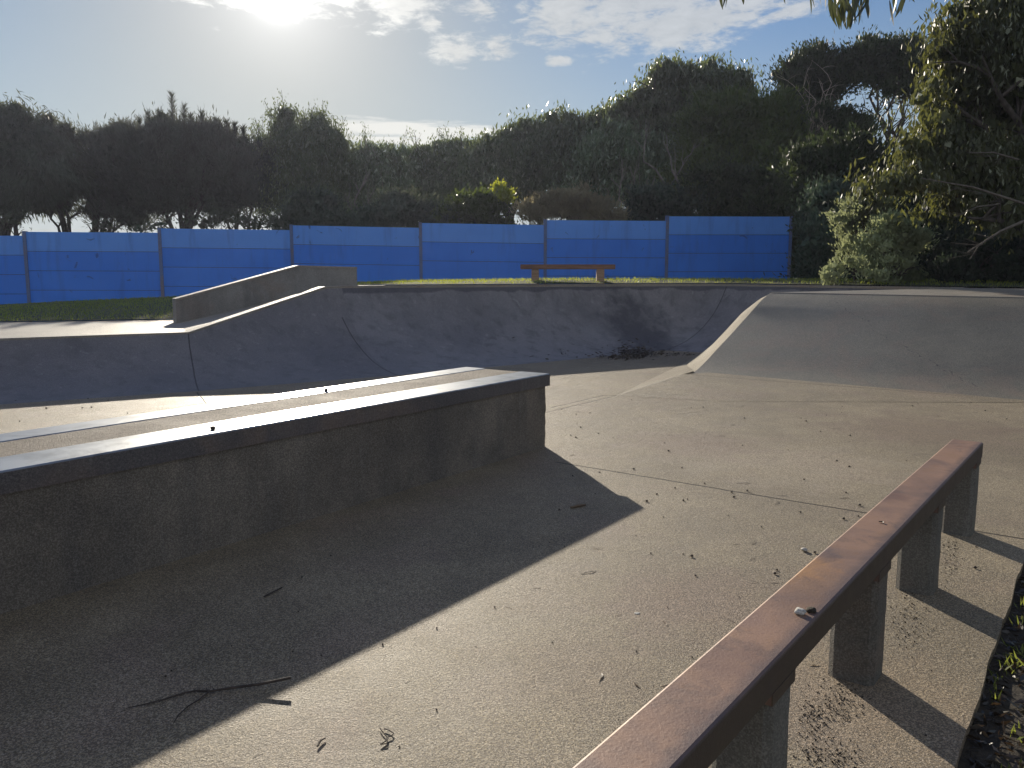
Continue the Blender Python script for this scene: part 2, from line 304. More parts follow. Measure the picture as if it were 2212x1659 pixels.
M_soil = ground('soil', (.045, .035, .024), (.07, .055, .035), (.025, .02, .015))
M_blade = leafmat('grass_blade', (.12, .17, .03), (.24, .27, .06), .5, (.62, .68, .10), .5, .4)
M_twig = bark('twig_bark', (.035, .026, .02), (.08, .06, .045)); M_pale = bark('pale_bark', (.28, .24, .18), (.42, .37, .29)); M_dark = bark('dark_bark', (.04, .032, .026), (.10, .085, .07))
M_nut = bark('gum_nut', (.03, .024, .02), (.075, .055, .04)); M_dry = leafmat('dry_leaf', (.10, .06, .035), (.24, .17, .10), .2, (.3, .18, .08))
M_drydk = leafmat('dark_dry_leaf', (.025, .018, .014), (.07, .05, .035), .1, (.2, .12, .06))
M_stone = concrete('pale_stone', (.5, .48, .42), (.65, .62, .55), rough=.8, speck=.2)

# ------------------------------------------------------------------ ground, floor, decks
gs = MB(); gs.add([(-200, -200, -.035), (200, -200, -.035), (200, 200, -.035), (-200, 200, -.035)], [(0, 1, 2, 3)])
struct(gs.build('ground', M_soil))
e1 = PZ(2190, 1275, 0)[:2]; e2 = PZ(2062, 1659, 0)[:2]; ed = (e1-e2)/np.linalg.norm(e1-e2)
edge_pts = [e2-ed*6, e2-ed*3, e2]+[e2+ed*t+np.array([ed[1], -ed[0]])*(.012*mnoise.noise(Vector((t*3, 2, 0)))+.004*mnoise.noise(Vector((t*14, 5, 0)))) for t in np.arange(.05, 3, .05)]+[e2+ed*5, e2+ed*9]
fl = MB(); poly = [(-22, -8), tuple(edge_pts[0]+np.array([-.01, -3]))]+[tuple(p) for p in edge_pts]+[(12, 12), (9, 19), (-22, 19)]
n_ = len(poly); fl.add([(p[0], p[1], -.12) for p in poly]+[(p[0], p[1], 0) for p in poly], [tuple(range(n_, 2*n_))]+[(i, (i+1) % n_, (i+1) % n_+n_, i+n_) for i in range(n_)])
struct(fl.build('floor', M_floor))

K1 = np.array([-4.475, 11.39, .615]); K0 = K1-np.array([LD[0], LD[1], 0])*11; KA = np.array([-.479, 15.262]); 
def on_line(px):                                    # point of the bowl lip seen in column px
    best = min(np.linspace(-6, 8, 2801), key=lambda t: abs(1106+F*(KA+LD*t)[0]/((KA+LD*t)[1]*math.cos(PIT)+.18*math.sin(PIT))-px))
    return KA+LD*best
ZT = 1.22
def p3(q, z): return np.array([q[0], q[1], z])
K2 = p3(on_line(702), 1.212); K2s = p3(on_line(738), ZT); KB = p3(on_line(1262), ZT)
KE = PZ(1565, 614.4, 1.21); KE = np.array([4.42, 17.05, 1.215]); MM = PY(2080, 622, 14.2)
MM[2] = min(MM[2], 1.2)
def prof(Cp, Bp, n=22, R=2.0):
    h = Cp[2]-Bp[2]; th = math.acos(max(-1, (R-h)/R)); out = []
    for k in range(n+1):
        a = th*(1-k/n); u = math.sin(a)/math.sin(th); out.append(np.array([Bp[0]+(Cp[0]-Bp[0])*u, Bp[1]+(Cp[1]-Bp[1])*u, Bp[2]+h*(1-math.cos(a))/(1-math.cos(th))]))
    out[-1][2] -= .004; return out
def loft(mb, stations, sub=6):
    rows = []
    for (a, c) in zip(stations[:-1], stations[1:]):
        for k in range(sub):
            t = k/sub; rows.append([x*(1-t)+y*t for x, y in zip(a, c)])
    rows.append(stations[-1]); mb.quadgrid(rows)
B0 = p3(K0[:2]+LN*1.44, 0); B1 = PZ(430, 846, 0); B2 = PZ(866, 812, 0); BB = p3(KB[:2]+LN*1.86, 0); BE = PZ(1424, 757, 0)
rn = np.array([MM[1]-KE[1], -(MM[0]-KE[0])]); rn /= np.linalg.norm(rn)
if rn[0] > 0: rn = -rn
BM = p3(MM[:2]+rn*1.8, 0)
def lip(name, pts, parent, w=.16, t=.05, inward=.018):
    """slightly proud cast lip along the top edge of a ramp"""
    mb = MB(); rows = []
    for i, p in enumerate(pts):
        d = (pts[min(i+1, len(pts)-1)]-pts[max(i-1, 0)])[:2]; d = d/np.linalg.norm(d); n = np.array([d[1], -d[0]])
        a = p[:2]+n*inward; c = p[:2]-n*w
        rows.append([p3(a, p[2]-t), p3(a, p[2]+.004), p3(a-n*.01, p[2]+.012), p3(c, p[2]+.006), p3(c, p[2]-t)])
    mb.quadgrid(rows, close=True); mb.add(rows[0], [(0, 1, 2, 3, 4)]); mb.add(rows[-1], [(4, 3, 2, 1, 0)])
    return mb.build(name, M_deck, parent)
# ramp sections of the bowl
r = empty('quarter_pipe', tuple(B1), 'low curved concrete ramp at the left edge, lower than every other ramp', 'skate ramp')
mb = MB(); loft(mb, [prof(K0, B0), prof(K1, B1)], 20); mb.build('ramp_face', M_low, r, True); lip('coping', [K0, K1], r)
r = empty('quarter_pipe', tuple(B2), 'curved concrete ramp whose top edge climbs beside the sloping concrete ledge', 'skate ramp')
mb = MB(); loft(mb, [prof(K1, B1), prof(K2, p3(B2[:2]-LD*.3+LN*.0, 0)), prof(K2s, B2)], 14); mb.build('ramp_face', M_low, r, True); lip('coping', [K1, K2, K2s], r)
r = empty('bowl_wall', tuple(BB), 'long tall curved bowl wall below the timber bench, turning at its right corner', 'skate bowl')
ctl = None
d2 = (KE-MM)[:2]; d2 /= np.linalg.norm(d2)
A_ = np.array([[LD[0], -d2[0]], [LD[1], -d2[1]]]); tt = np.linalg.solve(A_, KE[:2]-KB[:2]); CT = KB[:2]+LD*tt[0]
arc = []
for k in range(13):
    t = k/12; q = (1-t)**2*KB[:2]+2*t*(1-t)*CT+t*t*KE[:2]; z = ZT+(KE[2]-ZT)*t
    bq = BB[:2]*(1-t)**1.2+BE[:2]*(1-(1-t)**1.2); arc.append((p3(q, z), p3(bq, 0)))
mb = MB(); loft(mb, [prof(K2s, B2), prof(KB, BB)], 20); loft(mb, [prof(*a) for a in arc], 3)
bm_ = mb.build('ramp_face', M_bowl, r, True); lip('coping', [K2s, KB]+[a[0] for a in arc[1:]], r)
r = empty('bowl_wall', tuple(BE), 'far right curved bowl wall partly hidden behind the right concrete bank', 'skate bowl')
mb = MB(); loft(mb, [prof(KE, BE), prof(MM, BM)], 16); mb.build('ramp_face', M_bowl, r, True); lip('coping', [KE, MM], r)

# right hand bank with its hip
r = empty('concrete_bank', tuple(H0), 'broad curved concrete bank at the right with a sunlit hip edge and long crack', 'skate ramp')
L_ = 7.0; bn = np.array([-BD[1], BD[0]])
zR = T0[2]-.0105*L_
T1 = p3(T0[:2]+BD*L_, zR); H1 = p3(H0[:2]+BD*(L_+((T0-H0)[:2] @ BD)), 0)
R_ = 1.95
def bprof(Cp, Bp, n=26):
    us, vs = BU, BV; out = []
    for k in range(n+1):
        u = 1-k/n; out.append(np.array([Bp[0]+(Cp[0]-Bp[0])*u, Bp[1]+(Cp[1]-Bp[1])*u, Bp[2]+(Cp[2]-Bp[2])*float(np.interp(u, us, vs))]))
    z = [q[2] for q in out]
    for k in range(1, n): out[k][2] = .25*z[k-1]+.5*z[k]+.25*z[k+1]
    out[-1][2] -= .004; return out
mb = MB(); hip = bprof(T0, H0); loft(mb, [hip, bprof(T1, H1)], 24); mb.build('ramp_face', M_bank, r, True)
sil = [(1393, 827), (1452, 799.5), (1481, 783), (1519, 761), (1539.5, 745), (1569, 713), (1602.5, 675), (1640, 645)]
Q = PZ(1484, 782, 0); TB = T0+np.array([.10, .14, 0])
Bc = []
for s_ in np.linspace(0, 1, 27):
    q = Q[:2]*(1-s_)+TB[:2]*s_; px = 1106+F*q[0]/(q[1]*math.cos(PIT)+.8*math.sin(PIT))
    xs = [1484, 1519, 1539.5, 1569, 1602.5, 1640, 1668]; ys = [782, 761, 745, 713, 675, 645, 631.5]
    py = np.interp(px, xs, ys); rr = ray(px, py); z = EYE+rr[2]*q[1]/rr[1]; Bc.append(p3(q, max(z, .004)))
Bc[0][2] = -.004; Bc = Bc[::-1]; Bc[0] = TB.copy(); Bc[0][2] = T0[2]
mb = MB(); nose = [hip]
for t in (.2, .4, .6, .8): nose.append([a*(1-t)+c*t+np.array([-.03*math.sin(math.pi*t)*min(1, 4*k/26), 0, 0]) for k, (a, c) in enumerate(zip(hip, Bc))])
Bc[-1][2] = .010; hip[-1][2] = .003; nose.append(Bc); mb.quadgrid(nose)
npw = p3(np.array([-(MM-T0)[1], (MM-T0)[0]])/np.linalg.norm((MM-T0)[:2]), 0)
MBs = p3(MM[:2]+npw[:2]*1.7, -.004)
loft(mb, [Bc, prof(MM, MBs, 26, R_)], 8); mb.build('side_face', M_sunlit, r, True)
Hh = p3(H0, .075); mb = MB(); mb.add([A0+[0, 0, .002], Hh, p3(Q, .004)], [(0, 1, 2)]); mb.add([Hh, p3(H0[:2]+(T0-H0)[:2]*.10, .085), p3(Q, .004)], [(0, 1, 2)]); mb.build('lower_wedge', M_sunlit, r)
mb = MB(); mb.add([A0+[0, 0, .002], p3(H0[:2]-bn*1.7+BD*1.0, .002), p3(H0[:2]+BD*4.2, .003), p3(H0[:2]+bn*.32+BD*.25, .078), Hh], [(0, 1, 4), (1, 2, 4), (2, 3, 4)]); mb.build('apron', M_floor, r, True)
mb = MB(); far = [p3(MM[:2]+(MM-T0)[:2]*.0, MM[2]), np.array([9.2, 13.9, 1.17]), np.array([15.5, 12.1, 1.15]), np.array([15.5, 9.0, 1.1]), T1]
mb.add([T0+[0, 0, .003]]+far[::-1], [tuple(range(6))]); mb.build('top_deck', M_deck, r)
mb = MB(); rim = []
for k, t in enumerate(np.linspace(0, 1, 60)):
    p = T0*(1-t)+T1*t; w = .02*mnoise.noise(Vector((t*40, 0, 3)));  n = -bn
    rim.append([p3(p[:2]+n*(.012+w*.3), p[2]-.035), p3(p[:2]+n*(.004+w*.3), p[2]+.006), p3(p[:2]-n*.07, p[2]+.009), p3(p[:2]-n*.07, p[2]-.03)])
mb.quadgrid(rim, close=True); mb.build('coping', M_deck, r)

# decks behind the lips
E0 = PZ(382, 698, .62)
def off(q, d): return q[:2]-LN*d
hd = float((E0[:2]-K1[:2]) @ (-LN)); la = float((E0[:2]-K1[:2]) @ LD); kk = float((K2[:2]-K1[:2]) @ LD)
def LP(a, d, z): return p3(K1[:2]+LD*a-LN*d, z)
K1a = 0.0; gofs = float((K2[:2]-K1[:2]) @ (-LN))      # the main lip stands further back than the low one
e_k = la+2.9
back0 = PZ(0, 697, .61); back1 = PZ(380, 690, .62)
dk = MB()
bl0 = back0+(back0-back1)*3.5; bl1 = p3(back1[:2]+(back1-back0)[:2]*.12, .615)
dk.add([K0, K1, LP(la, hd, .615), bl1, p3(bl0[:2], .615)], [(0, 1, 2, 3, 4)])
HK = LP(la+2.75, hd, ZT)                               # deck levels out here beside the sloping ledge
dk.add([K1, K2, HK, LP(la, hd, .615)], [(0, 1, 2, 3)])
HE = LP(la+4.1, hd, ZT)
dk.add([K2, K2s, p3(K2s[:2]-LN*.2+LD*.9, ZT), HE, HK], [(0, 1, 2, 3, 4)])
outl = [K2s]+[KB]+[a[0] for a in arc[1:]]+[MM]
rows = []
for i, p in enumerate(outl):
    d = (outl[min(i+1, len(outl)-1)]-outl[max(i-1, 0)])[:2]; d /= np.linalg.norm(d); n = np.array([-d[1], d[0]])
    rows.append([p, p3(p[:2]+n*.42, p[2]+.003)])
dk.quadgrid(rows); struct(dk.build('deck', M_deck))

# grass terrain behind the park
def Wz(x): return float(np.interp(x, [-30, -14.1, -10.3, -7, -3.5, 30], [.2, .415, .73, 1.0, 1.16, 1.17]))
outer = [r_[1] for r_ in rows]
front = [p3(bl0[:2], .60), p3(back0[:2], .618), p3(bl1[:2], .625), LP(la+.6, hd+.1, .80), LP(la+2.75, hd+.1, 1.21), LP(la+4.1, hd+.1, 1.225), p3(outer[0][:2]-LN*.3+LD*1.0, 1.228)]
front += [p3(o[:2], 1.230) for o in outer[1:-1]]+[np.array([MM[0]+.15, MM[1]+.1, 1.205]), np.array([9.2, 14.0, 1.185]), np.array([15.7, 12.2, 1.17]), np.array([30, 8, 1.1])]
front = [f for i, f in enumerate(front)]
tr = MB(); trow = []
for f in front:
    crest = float(np.interp(f[0], [-9, -4, -1, 20], [0, 0, 1, 1])); wy = max(24.0+.01144*(f[0]/F+11)*0+f[0]*.06, f[1]+5)
    row = []
    for t in (0, .12, .3, .45, .6, .8, 1.0):
        y = f[1]+(wy-f[1])*t; x = f[0]+ (f[0]*.12)*t; z0 = f[2]*(1-t)+Wz(x)*t
        z = z0+crest*.10*math.sin(math.pi*min(1, t*1.7))*(1 if t < .6 else 0)
        row.append((x, y, z+.01))
    row += [(row[-1][0]*1.05, 40, row[-1][2]), (row[-1][0]*1.6, 90, row[-1][2]-.2), (row[-1][0]*2.5, 190, row[-1][2]-.3)]
    trow.append(row)
tr.quadgrid(trow); terr = struct(tr.build('grass_bank', M_grass))
from mathutils.bvhtree import BVHTree
_bv = BVHTree.FromPolygons([v.co for v in terr.data.vertices], [tuple(p.vertices) for p in terr.data.polygons])
def gz(x, y, d=1.15):
    h = _bv.ray_cast(Vector((x, y, 50)), Vector((0, 0, -1)))
    return h[0].z if h[0] is not None else d

# ------------------------------------------------------------------ sloping ledge beside the climbing ramp
def zrow(a, d, py):                                    # height at plan point so it shows on row py
    q = LP(a, d, 0); rr = ray(1106, py); return EYE+rr[2]*q[1]/rr[1]
r = empty('sloping_ledge', tuple(E0), 'grey concrete ledge that climbs then runs level, in front of the blue wall', 'skate ledge')
th = .32; a_k = la+2.70; a_e = la+4.0
def solve_a(px):
    return min(np.linspace(la, la+7, 1401), key=lambda a: abs(1106+F*LP(a, hd, 0)[0]/(LP(a, hd, 0)[1]*math.cos(PIT))-px))
a_k = solve_a(645); a_e = solve_a(771); a_b = solve_a(662)
zt = [zrow(la, hd, 647), zrow(a_k, hd, 574.5), zrow(a_e, hd, 578)]
mb = MB()
secs = []
for a, ztop, zb in ((la, zt[0], .55), (a_k, zt[1], .7), (a_e, zt[2], .9)):
    secs.append([LP(a, hd, zb), LP(a, hd, ztop-.015), LP(a, hd+.015, ztop), LP(a, hd+th-.015, ztop), LP(a, hd+th, ztop-.015), LP(a, hd+th, zb)])
mb.quadgrid(secs, close=True); mb.add(secs[0], [tuple(range(6))]); mb.add(secs[-1], [tuple(range(6))[::-1]])
mb.build('body', M_wallc, r)
mb = MB(); rows2 = []
for s3 in secs: rows2.append([s3[2]+[0, 0, .004]+p3(LN*.028, 0), s3[2]+[0, 0, .012]+p3(LN*.02, 0), s3[3]+[0, 0, .012], s3[3]+[0, 0, .004]])
for rr in rows2: rr.append(rr[0]+np.array([0, 0, -.035]))
mb.quadgrid([[q[0]+[0, 0, -.03], q[0], q[1], q[2], q[3]] for q in rows2]); mb.build('top_edge', M_deck, r)

# ------------------------------------------------------------------ near ledge
hL = .605
N1 = PZ(1187, 807, hL); N0 = PZ(0, 1018, hL); F1 = PZ(1016, 791, hL); F0 = PZ(0, 945, hL)
dn = (N1-N0)[:2]; dn /= np.linalg.norm(dn); nn = np.array([-dn[1], dn[0]])
wd = float((F1-N1)[:2] @ nn)
def GP(a, w, z): return p3(N1[:2]-dn*a+nn*w, z)
r = empty('grind_ledge', tuple(GP(2, wd/2, 0)), 'long low concrete ledge with two shiny steel edges in the left foreground', 'skate ledge')
LL = 7.5; mb = MB(); rows3 = []
zs = np.linspace(-.01, hL-.1, 16)
per = []
for a in np.linspace(.012, LL, 120): per.append((a, .012))
for w in np.linspace(.05, wd-.012, 12): per.append((LL, w))
for a in np.linspace(LL, .012, 60)[1:]: per.append((a, wd-.012))
for w in np.linspace(wd-.012, .012, 14)[1:-1]: per.append((.012, w))
for z in zs:
    row = []
    for (a, w) in per:
        q = GP(a, w, z); k = mnoise.noise(Vector(q)*9)*.005+mnoise.noise(Vector(q)*31)*.004
        corner = max(0, 1-math.hypot(a-.012, w-.012)/.05); k -= corner*(.010+.012*abs(mnoise.noise(Vector((z*22, 1, 5)))))
        row.append(q-p3(nn, 0)*k*(1 if w < .1 else -1)-p3(-dn, 0)*(-k if a < .1 else 0)*-1)
    rows3.append(row)
mb.quadgrid(rows3, close=True); mb.build('body', M_ledge, r, True)
def beam(w0, w1):
    mb = MB(); prof_ = [(w0, hL-.095), (w0, hL-.006), (w0+.006, hL), (w1-.004, hL), (w1, hL-.004), (w1, hL-.095)]
    rr = [[GP(a, w, z) for (w, z) in prof_] for a in (0, LL)]; mb.quadgrid(rr, close=True); mb.add(rr[0], [tuple(range(6))]); mb.add(rr[1], [tuple(range(6))[::-1]]); return mb
beam(0, .285).build('steel_edge', [M_steel], r); beam(wd-.215, wd).build('steel_edge', M_steel, r)
for (w_, a0, a1, sg) in ((-.003, 0, LL, 1),):
    mb = MB(); mb.hexa([GP(-.003, w_, hL-.098), GP(a1, w_, hL-.098), GP(a1, w_+.003, hL-.098), GP(-.003, w_+.003, hL-.098)], [GP(-.003, w_, hL-.008), GP(a1, w_, hL-.008), GP(a1, w_+.003, hL-.008), GP(-.003, w_+.003, hL-.008)])
    mb.build('edge_lip', M_lip, r)
mb = MB(); mb.hexa([GP(-0+.004, .288, hL-.09), GP(LL, .288, hL-.09), GP(LL, wd-.218, hL-.09), GP(.004, wd-.218, hL-.09)], [GP(.004, .288, hL-.004), GP(LL, .288, hL-.004), GP(LL, wd-.218, hL-.004), GP(.004, wd-.218, hL-.004)])
mb.build('top_surface', M_agg, r)

# ------------------------------------------------------------------ rusted rail on concrete posts
ru = Vector((.604, .797, 0)).normalized(); rv = Vector((ru.y, -ru.x, 0)); R0 = Vector((.205, 1.43, 0)); hr = .49
def RP(t, w, z): return R0+ru*t+rv*w+Vector((0, 0, z))
r = empty('grind_rail', tuple(RP(1.5, 0, 0)), 'rust brown flat steel rail carried on a row of concrete posts', 'skate rail')
mb = MB(); hw = .078; pf = [(-hw, hr-.08), (-hw, hr-.008), (-hw+.002, hr-.003), (-hw+.008, hr), (hw-.008, hr), (hw-.002, hr-.003), (hw, hr-.008), (hw, hr-.08)]
rr = [[RP(t, w, z) for (w, z) in pf] for t in (-1.5, 3.848)]; mb.quadgrid(rr, close=True); mb.add(rr[0], [tuple(range(8))]); mb.add(rr[1], [tuple(range(8))[::-1]])
mb.build('rail_beam', M_rust, r)
for t in (3.73, 2.69, 1.677, .665, -.35, -1.36):
    mb = MB(); c_ = .020; h_ = .0765; oc = [(-h_+c_, -h_), (h_-c_, -h_), (h_, -h_+c_), (h_, h_-c_), (h_-c_, h_), (-h_+c_, h_), (-h_, h_-c_), (-h_, -h_+c_)]
    rows4 = [[RP(t+a*(1+.03*mnoise.noise(Vector((t, z*20, a*9)))), w*(1+.03*mnoise.noise(Vector((t+3, z*20, w*9)))), z) for (a, w) in oc] for z in np.linspace(-.02, hr-.079, 12)]
    mb.quadgrid(rows4, close=True); mb.build('post', M_post, r)
    mb = MB(); mb.hexa([RP(t-.081, -.0795, hr-.11), RP(t-.081, .0795, hr-.11), RP(t+.081, .0795, hr-.11), RP(t+.081, -.0795, hr-.11)], [RP(t-.081, -.0795, hr-.078), RP(t-.081, .0795, hr-.078), RP(t+.081, .0795, hr-.078), RP(t+.081, -.0795, hr-.078)])
    mb.build('bracket', M_rust, r)

# ------------------------------------------------------------------ timber bench on the grass
bz = 1.235; BY = 17.6
b0 = PY(1124, 577, BY); b1 = PY(1329, 578, BY+.12); bx0, bx1 = b0[0], b1[0]; bt = EYE-(571.5-595.2)*-1/F*BY*-1*-1
bt = EYE+(595.2-571.5)/F*BY
r = empty('timber_bench', ((bx0+bx1)/2, BY, bz), 'plain brown timber bench without a back, on the grass before the blue wall', 'bench')
mb = MB(); y0 = BY
mb.hexa([(bx0, y0, bt-.10), (bx1, y0+.1, bt-.10), (bx1+.02, y0+.5, bt-.10), (bx0+.02, y0+.4, bt-.10)], [(bx0, y0, bt), (bx1, y0+.1, bt), (bx1+.02, y0+.5, bt), (bx0+.02, y0+.4, bt)])
mb.build('seat', M_wood, r, bevel=.008)
for px in (1156, 1297):
    q = PY(px, 600, BY+.1); mb = MB(); x = q[0]
    mb.hexa([(x-.08, y0+.05, bz-.1), (x+.08, y0+.06, bz-.1), (x+.09, y0+.36, bz-.1), (x-.07, y0+.35, bz-.1)], [(x-.08, y0+.05, bt-.102), (x+.08, y0+.06, bt-.102), (x+.09, y0+.36, bt-.102), (x-.07, y0+.35, bt-.102)])
    mb.build('leg', M_wleg, r, bevel=.01)

# ------------------------------------------------------------------ blue panel wall
YW = 24.0; xs = [52, 344, 629, 908, 1178, 1442, 1709]; yl = [500.7, 493.5, 486.7, 481.6, 475.4, 467.2]; yr = [502.7, 497, 492, 486, 477.2, 467.9]
r = empty('panel_wall', (0, YW+1, 1.1), 'long bright blue wall of stepped concrete panels between thin grey posts', 'wall')
def wq(px, i): return YW*(1+.01144*i)
ends = [(PY(xs[i], yl[i], wq(0, i)), PY(xs[i+1], yr[i], wq(0, i+1))) for i in range(6)]
stepv = ends[1][0]-ends[0][0]
for k in (1, 2, 3): ends.insert(0, (ends[0][0]-stepv+np.array([0, 0, -.01]), ends[0][0]+np.array([0, 0, -.11 if k == 1 else -.13])))
hc = .556
for i, (a, c) in enumerate(ends):
    mb = MB(); d = (c-a)[:2]; d /= np.linalg.norm(d); n = np.array([-d[1], d[0]])
    for k in range(6):
        za1, zc1 = a[2]-hc*k, c[2]-hc*k; za0, zc0 = za1-hc+.012, zc1-hc+.012
        o_ = RNG.uniform(-.004, .004); A = a[:2]+d*.03+n*o_; B = c[:2]-d*.03+n*o_; tk = n*.09
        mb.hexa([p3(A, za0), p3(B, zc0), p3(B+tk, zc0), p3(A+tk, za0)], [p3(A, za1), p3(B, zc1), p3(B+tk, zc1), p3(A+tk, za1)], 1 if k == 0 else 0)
        if k: mb.hexa([p3(A+n*.025, za1-.03), p3(B+n*.025, zc1-.03), p3(B+tk*.7, zc1-.03), p3(A+tk*.7, za1-.03)], [p3(A+n*.025, za1+.04), p3(B+n*.025, zc1+.04), p3(B+tk*.7, zc1+.04), p3(A+tk*.7, za1+.04)], 2)
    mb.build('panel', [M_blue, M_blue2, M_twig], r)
    for q in ([a] if i < len(ends)-1 else [a, c]):
        mb = MB(); w = .045; zt_ = max(a[2], ends[i-1][1][2] if i else 0)+.02 if q is a else c[2]+.01
        P_ = [q[:2]-d*w-n*.03, q[:2]+d*w-n*.03, q[:2]+d*w+n*.12, q[:2]-d*w+n*.12]
        mb.hexa([p3(x, -.2) for x in P_], [p3(x, zt_) for x in P_]); mb.build('post', M_gpost, r)
# ------------------------------------------------------------------ vegetation
def leaf_mesh(name, P, D, L, Wd, mat, parent=None, bend=.25):
    """P centres (n,3), D unit directions, L lengths, Wd widths: one folded leaf of two triangles and a tip each"""
    n = len(P); U = RNG.normal(size=(n, 3)); Sd = np.cross(D, U); Sd /= np.linalg.norm(Sd, axis=1)[:, None]+1e-9
    Nn = np.cross(Sd, D); L = L[:, None]; Wd = Wd[:, None]
    v = np.stack([P-D*L*.5, P+Sd*Wd*.5+Nn*L*bend*.12, P+D*L*.5-Nn*L*bend*.3, P-Sd*Wd*.5+Nn*L*bend*.12], 1).reshape(-1, 3).astype(np.float32)
    if parent is not None: v -= np.array(parent.location, np.float32)
    me = bpy.data.meshes.new(name); me.vertices.add(4*n); me.vertices.foreach_set('co', v.ravel())
    me.loops.add(4*n); me.loops.foreach_set('vertex_index', np.arange(4*n, dtype=np.int32))
    me.polygons.add(n); me.polygons.foreach_set('loop_start', np.arange(0, 4*n, 4, dtype=np.int32)); me.polygons.foreach_set('loop_total', np.full(n, 4, np.int32))
    me.update(); me.validate(); me.materials.append(mat)
    o = bpy.data.objects.new(name, me); C.objects.link(o)
    if parent is not None: o.parent = parent
    return o
def clump_points(cen, rad, n, gap=.35, csize=.35, flat=.6):
    """leaves gathered in clumps on and in an ellipsoid"""
    nc = max(8, int(n/85)); u = RNG.normal(size=(nc, 3)); u /= np.linalg.norm(u, axis=1)[:, None]
    rr = RNG.uniform(.28, 1.0, nc)**.45; rr *= 1+.16*np.sin(u[:, 0]*7+cen[0])*np.cos(u[:, 2]*6+cen[1])+RNG.normal(0, .09, nc)
    cc = cen+u*rr[:, None]*rad
    idx = RNG.integers(0, nc, n); s = csize*1.2*RNG.uniform(.55, 1.45, nc)[idx][:, None]
    w = RNG.normal(size=(n, 3))*[1, 1, flat]*s*.55
    return cc[idx]+w, (u[idx]+w/(s+1e-6)*.6), idx
def crown(root, blobs, Y, dens, leaf, mode, mat, csize=.35, zyr=.8, name='crown', extra=None):
    Ps, Ds = [], []; core = []
    bl2 = list(blobs)
    for (cx, cy, rx, ry) in blobs:
        if rx > 28 and name == 'crown':
            for _ in range(9):
                a = RNG.uniform(-2.2, 2.2); f = RNG.uniform(.16, .38); g_ = RNG.uniform(.72, 1.06); bl2.append((cx+math.sin(a)*rx*g_, cy-math.cos(a)*ry*g_, rx*f, ry*f*.8))
    for (cx, cy, rx, ry) in bl2:
        c = PY(cx, cy, Y+RNG.uniform(-.5, .5)); k = Y/F; rad = np.array([rx*k, (rx+ry)*.5*k*zyr, ry*k])*(.9 if rx > 28 else 1)
        area = rx*ry*k*k*3.1; n = int(dens*area)
        p, o, _ = clump_points(c, rad, n, csize=csize); Ps.append(p); Ds.append(o)
        m_ = int(n*.30); u = RNG.normal(size=(m_, 3)); u /= np.linalg.norm(u, axis=1)[:, None]; u *= RNG.uniform(0, 1, m_)[:, None]**.5*.86; core.append(c+u*rad)
    P = np.concatenate(Ps+core); O = np.concatenate(Ds+[RNG.normal(size=(sum(map(len, core)), 3))]); n = len(P); nc = sum(map(len, core))
    if mode == 'hang': D = np.tile([0, 0, -1.0], (n, 1))+RNG.normal(0, .38, (n, 3))+O*.12
    elif mode == 'up': D = np.tile([0, 0, .9], (n, 1))+RNG.normal(0, .35, (n, 3))+O*.55
    elif mode == 'weep': D = np.tile([0, 0, -.8], (n, 1))+RNG.normal(0, .2, (n, 3))+O*.5
    else: D = RNG.normal(size=(n, 3))+O*.4
    D /= np.linalg.norm(D, axis=1)[:, None]
    L = leaf[0]*RNG.uniform(.6, 1.35, n); Wd = leaf[1]*RNG.uniform(.7, 1.3, n); L[n-nc:] *= 1.5; Wd[n-nc:] *= 1.9+min(2, .06/leaf[1])
    if extra: P = np.concatenate([P, extra[0]]); D = np.concatenate([D, extra[1]]); L = np.concatenate([L, extra[2]]); Wd = np.concatenate([Wd, extra[3]])
    return leaf_mesh(name, P, D, L, Wd, mat, root)
def limbs(root, base, tops, r0, mat, name='trunk', fork=.4, seed=0, twigs=0, wob=.25, tubes=()):
    rg = random.Random(seed); mb = MB(); base = Vector(base)
    for t_ in tubes: mb.tube(*t_)
    top = sum((Vector(t) for t in tops), Vector())/len(tops); fk = base.lerp(top, fork)+Vector((rg.uniform(-.3, .3), rg.uniform(-.2, .2), 0))*wob
    def path(a, c, ra, rc, n=6, w=wob):
        L = (c-a).length; pts = []
        for i in range(n+1):
            t = i/n; p = a.lerp(c, t)+Vector((rg.uniform(-1, 1), rg.uniform(-1, 1), rg.uniform(-.4, .4)))*w*.16*L*(0 if i in (0, n) else 1)+Vector((0, 0, .10*L*math.sin(math.pi*t))); pts.append(p)
        mb.tube(pts, [ra*(1-i/n)+rc*i/n for i in range(n+1)], 6); return pts
    trunk = path(base, fk, r0, r0*.75, 5)
    for t in tops:
        pts = path(fk if rg.random() < .6 else trunk[rg.randint(3, 5)], Vector(t), r0*.6, r0*.12, 7)
        for _ in range(twigs):
            q = pts[rg.randint(2, 6)]; L = (Vector(t)-fk).length*rg.uniform(.2, .38)
            d = Vector((rg.uniform(-1, 1), rg.uniform(-.7, .7), rg.uniform(.1, 1))).normalized()*L
            s = path(q, q+d, r0*.2, r0*.04, 4)
            for _ in range(2):
                e = Vector((rg.uniform(-1, 1), rg.uniform(-.7, .7), rg.uniform(-.1, 1))).normalized()*L*.5; path(s[2], s[2]+e, r0*.08, r0*.03, 3)
    return mb.build(name, mat, root, True)
LM_gum = leafmat('gum_leaf', (.055, .085, .045), (.17, .215, .12), .36, (.28, .34, .10), .36, .65, glint=.13)
LM_gumR = leafmat('lit_gum_leaf', (.035, .05, .024), (.095, .105, .05), .28, (.30, .31, .07), .45, .4, glint=.06)
M_mid = bark('grey_brown_bark', (.09, .075, .06), (.17, .145, .115))
LM_over = leafmat('overhanging_leaf', (.06, .075, .04), (.12, .14, .07), .25, (.16, .18, .06), .4, .6)
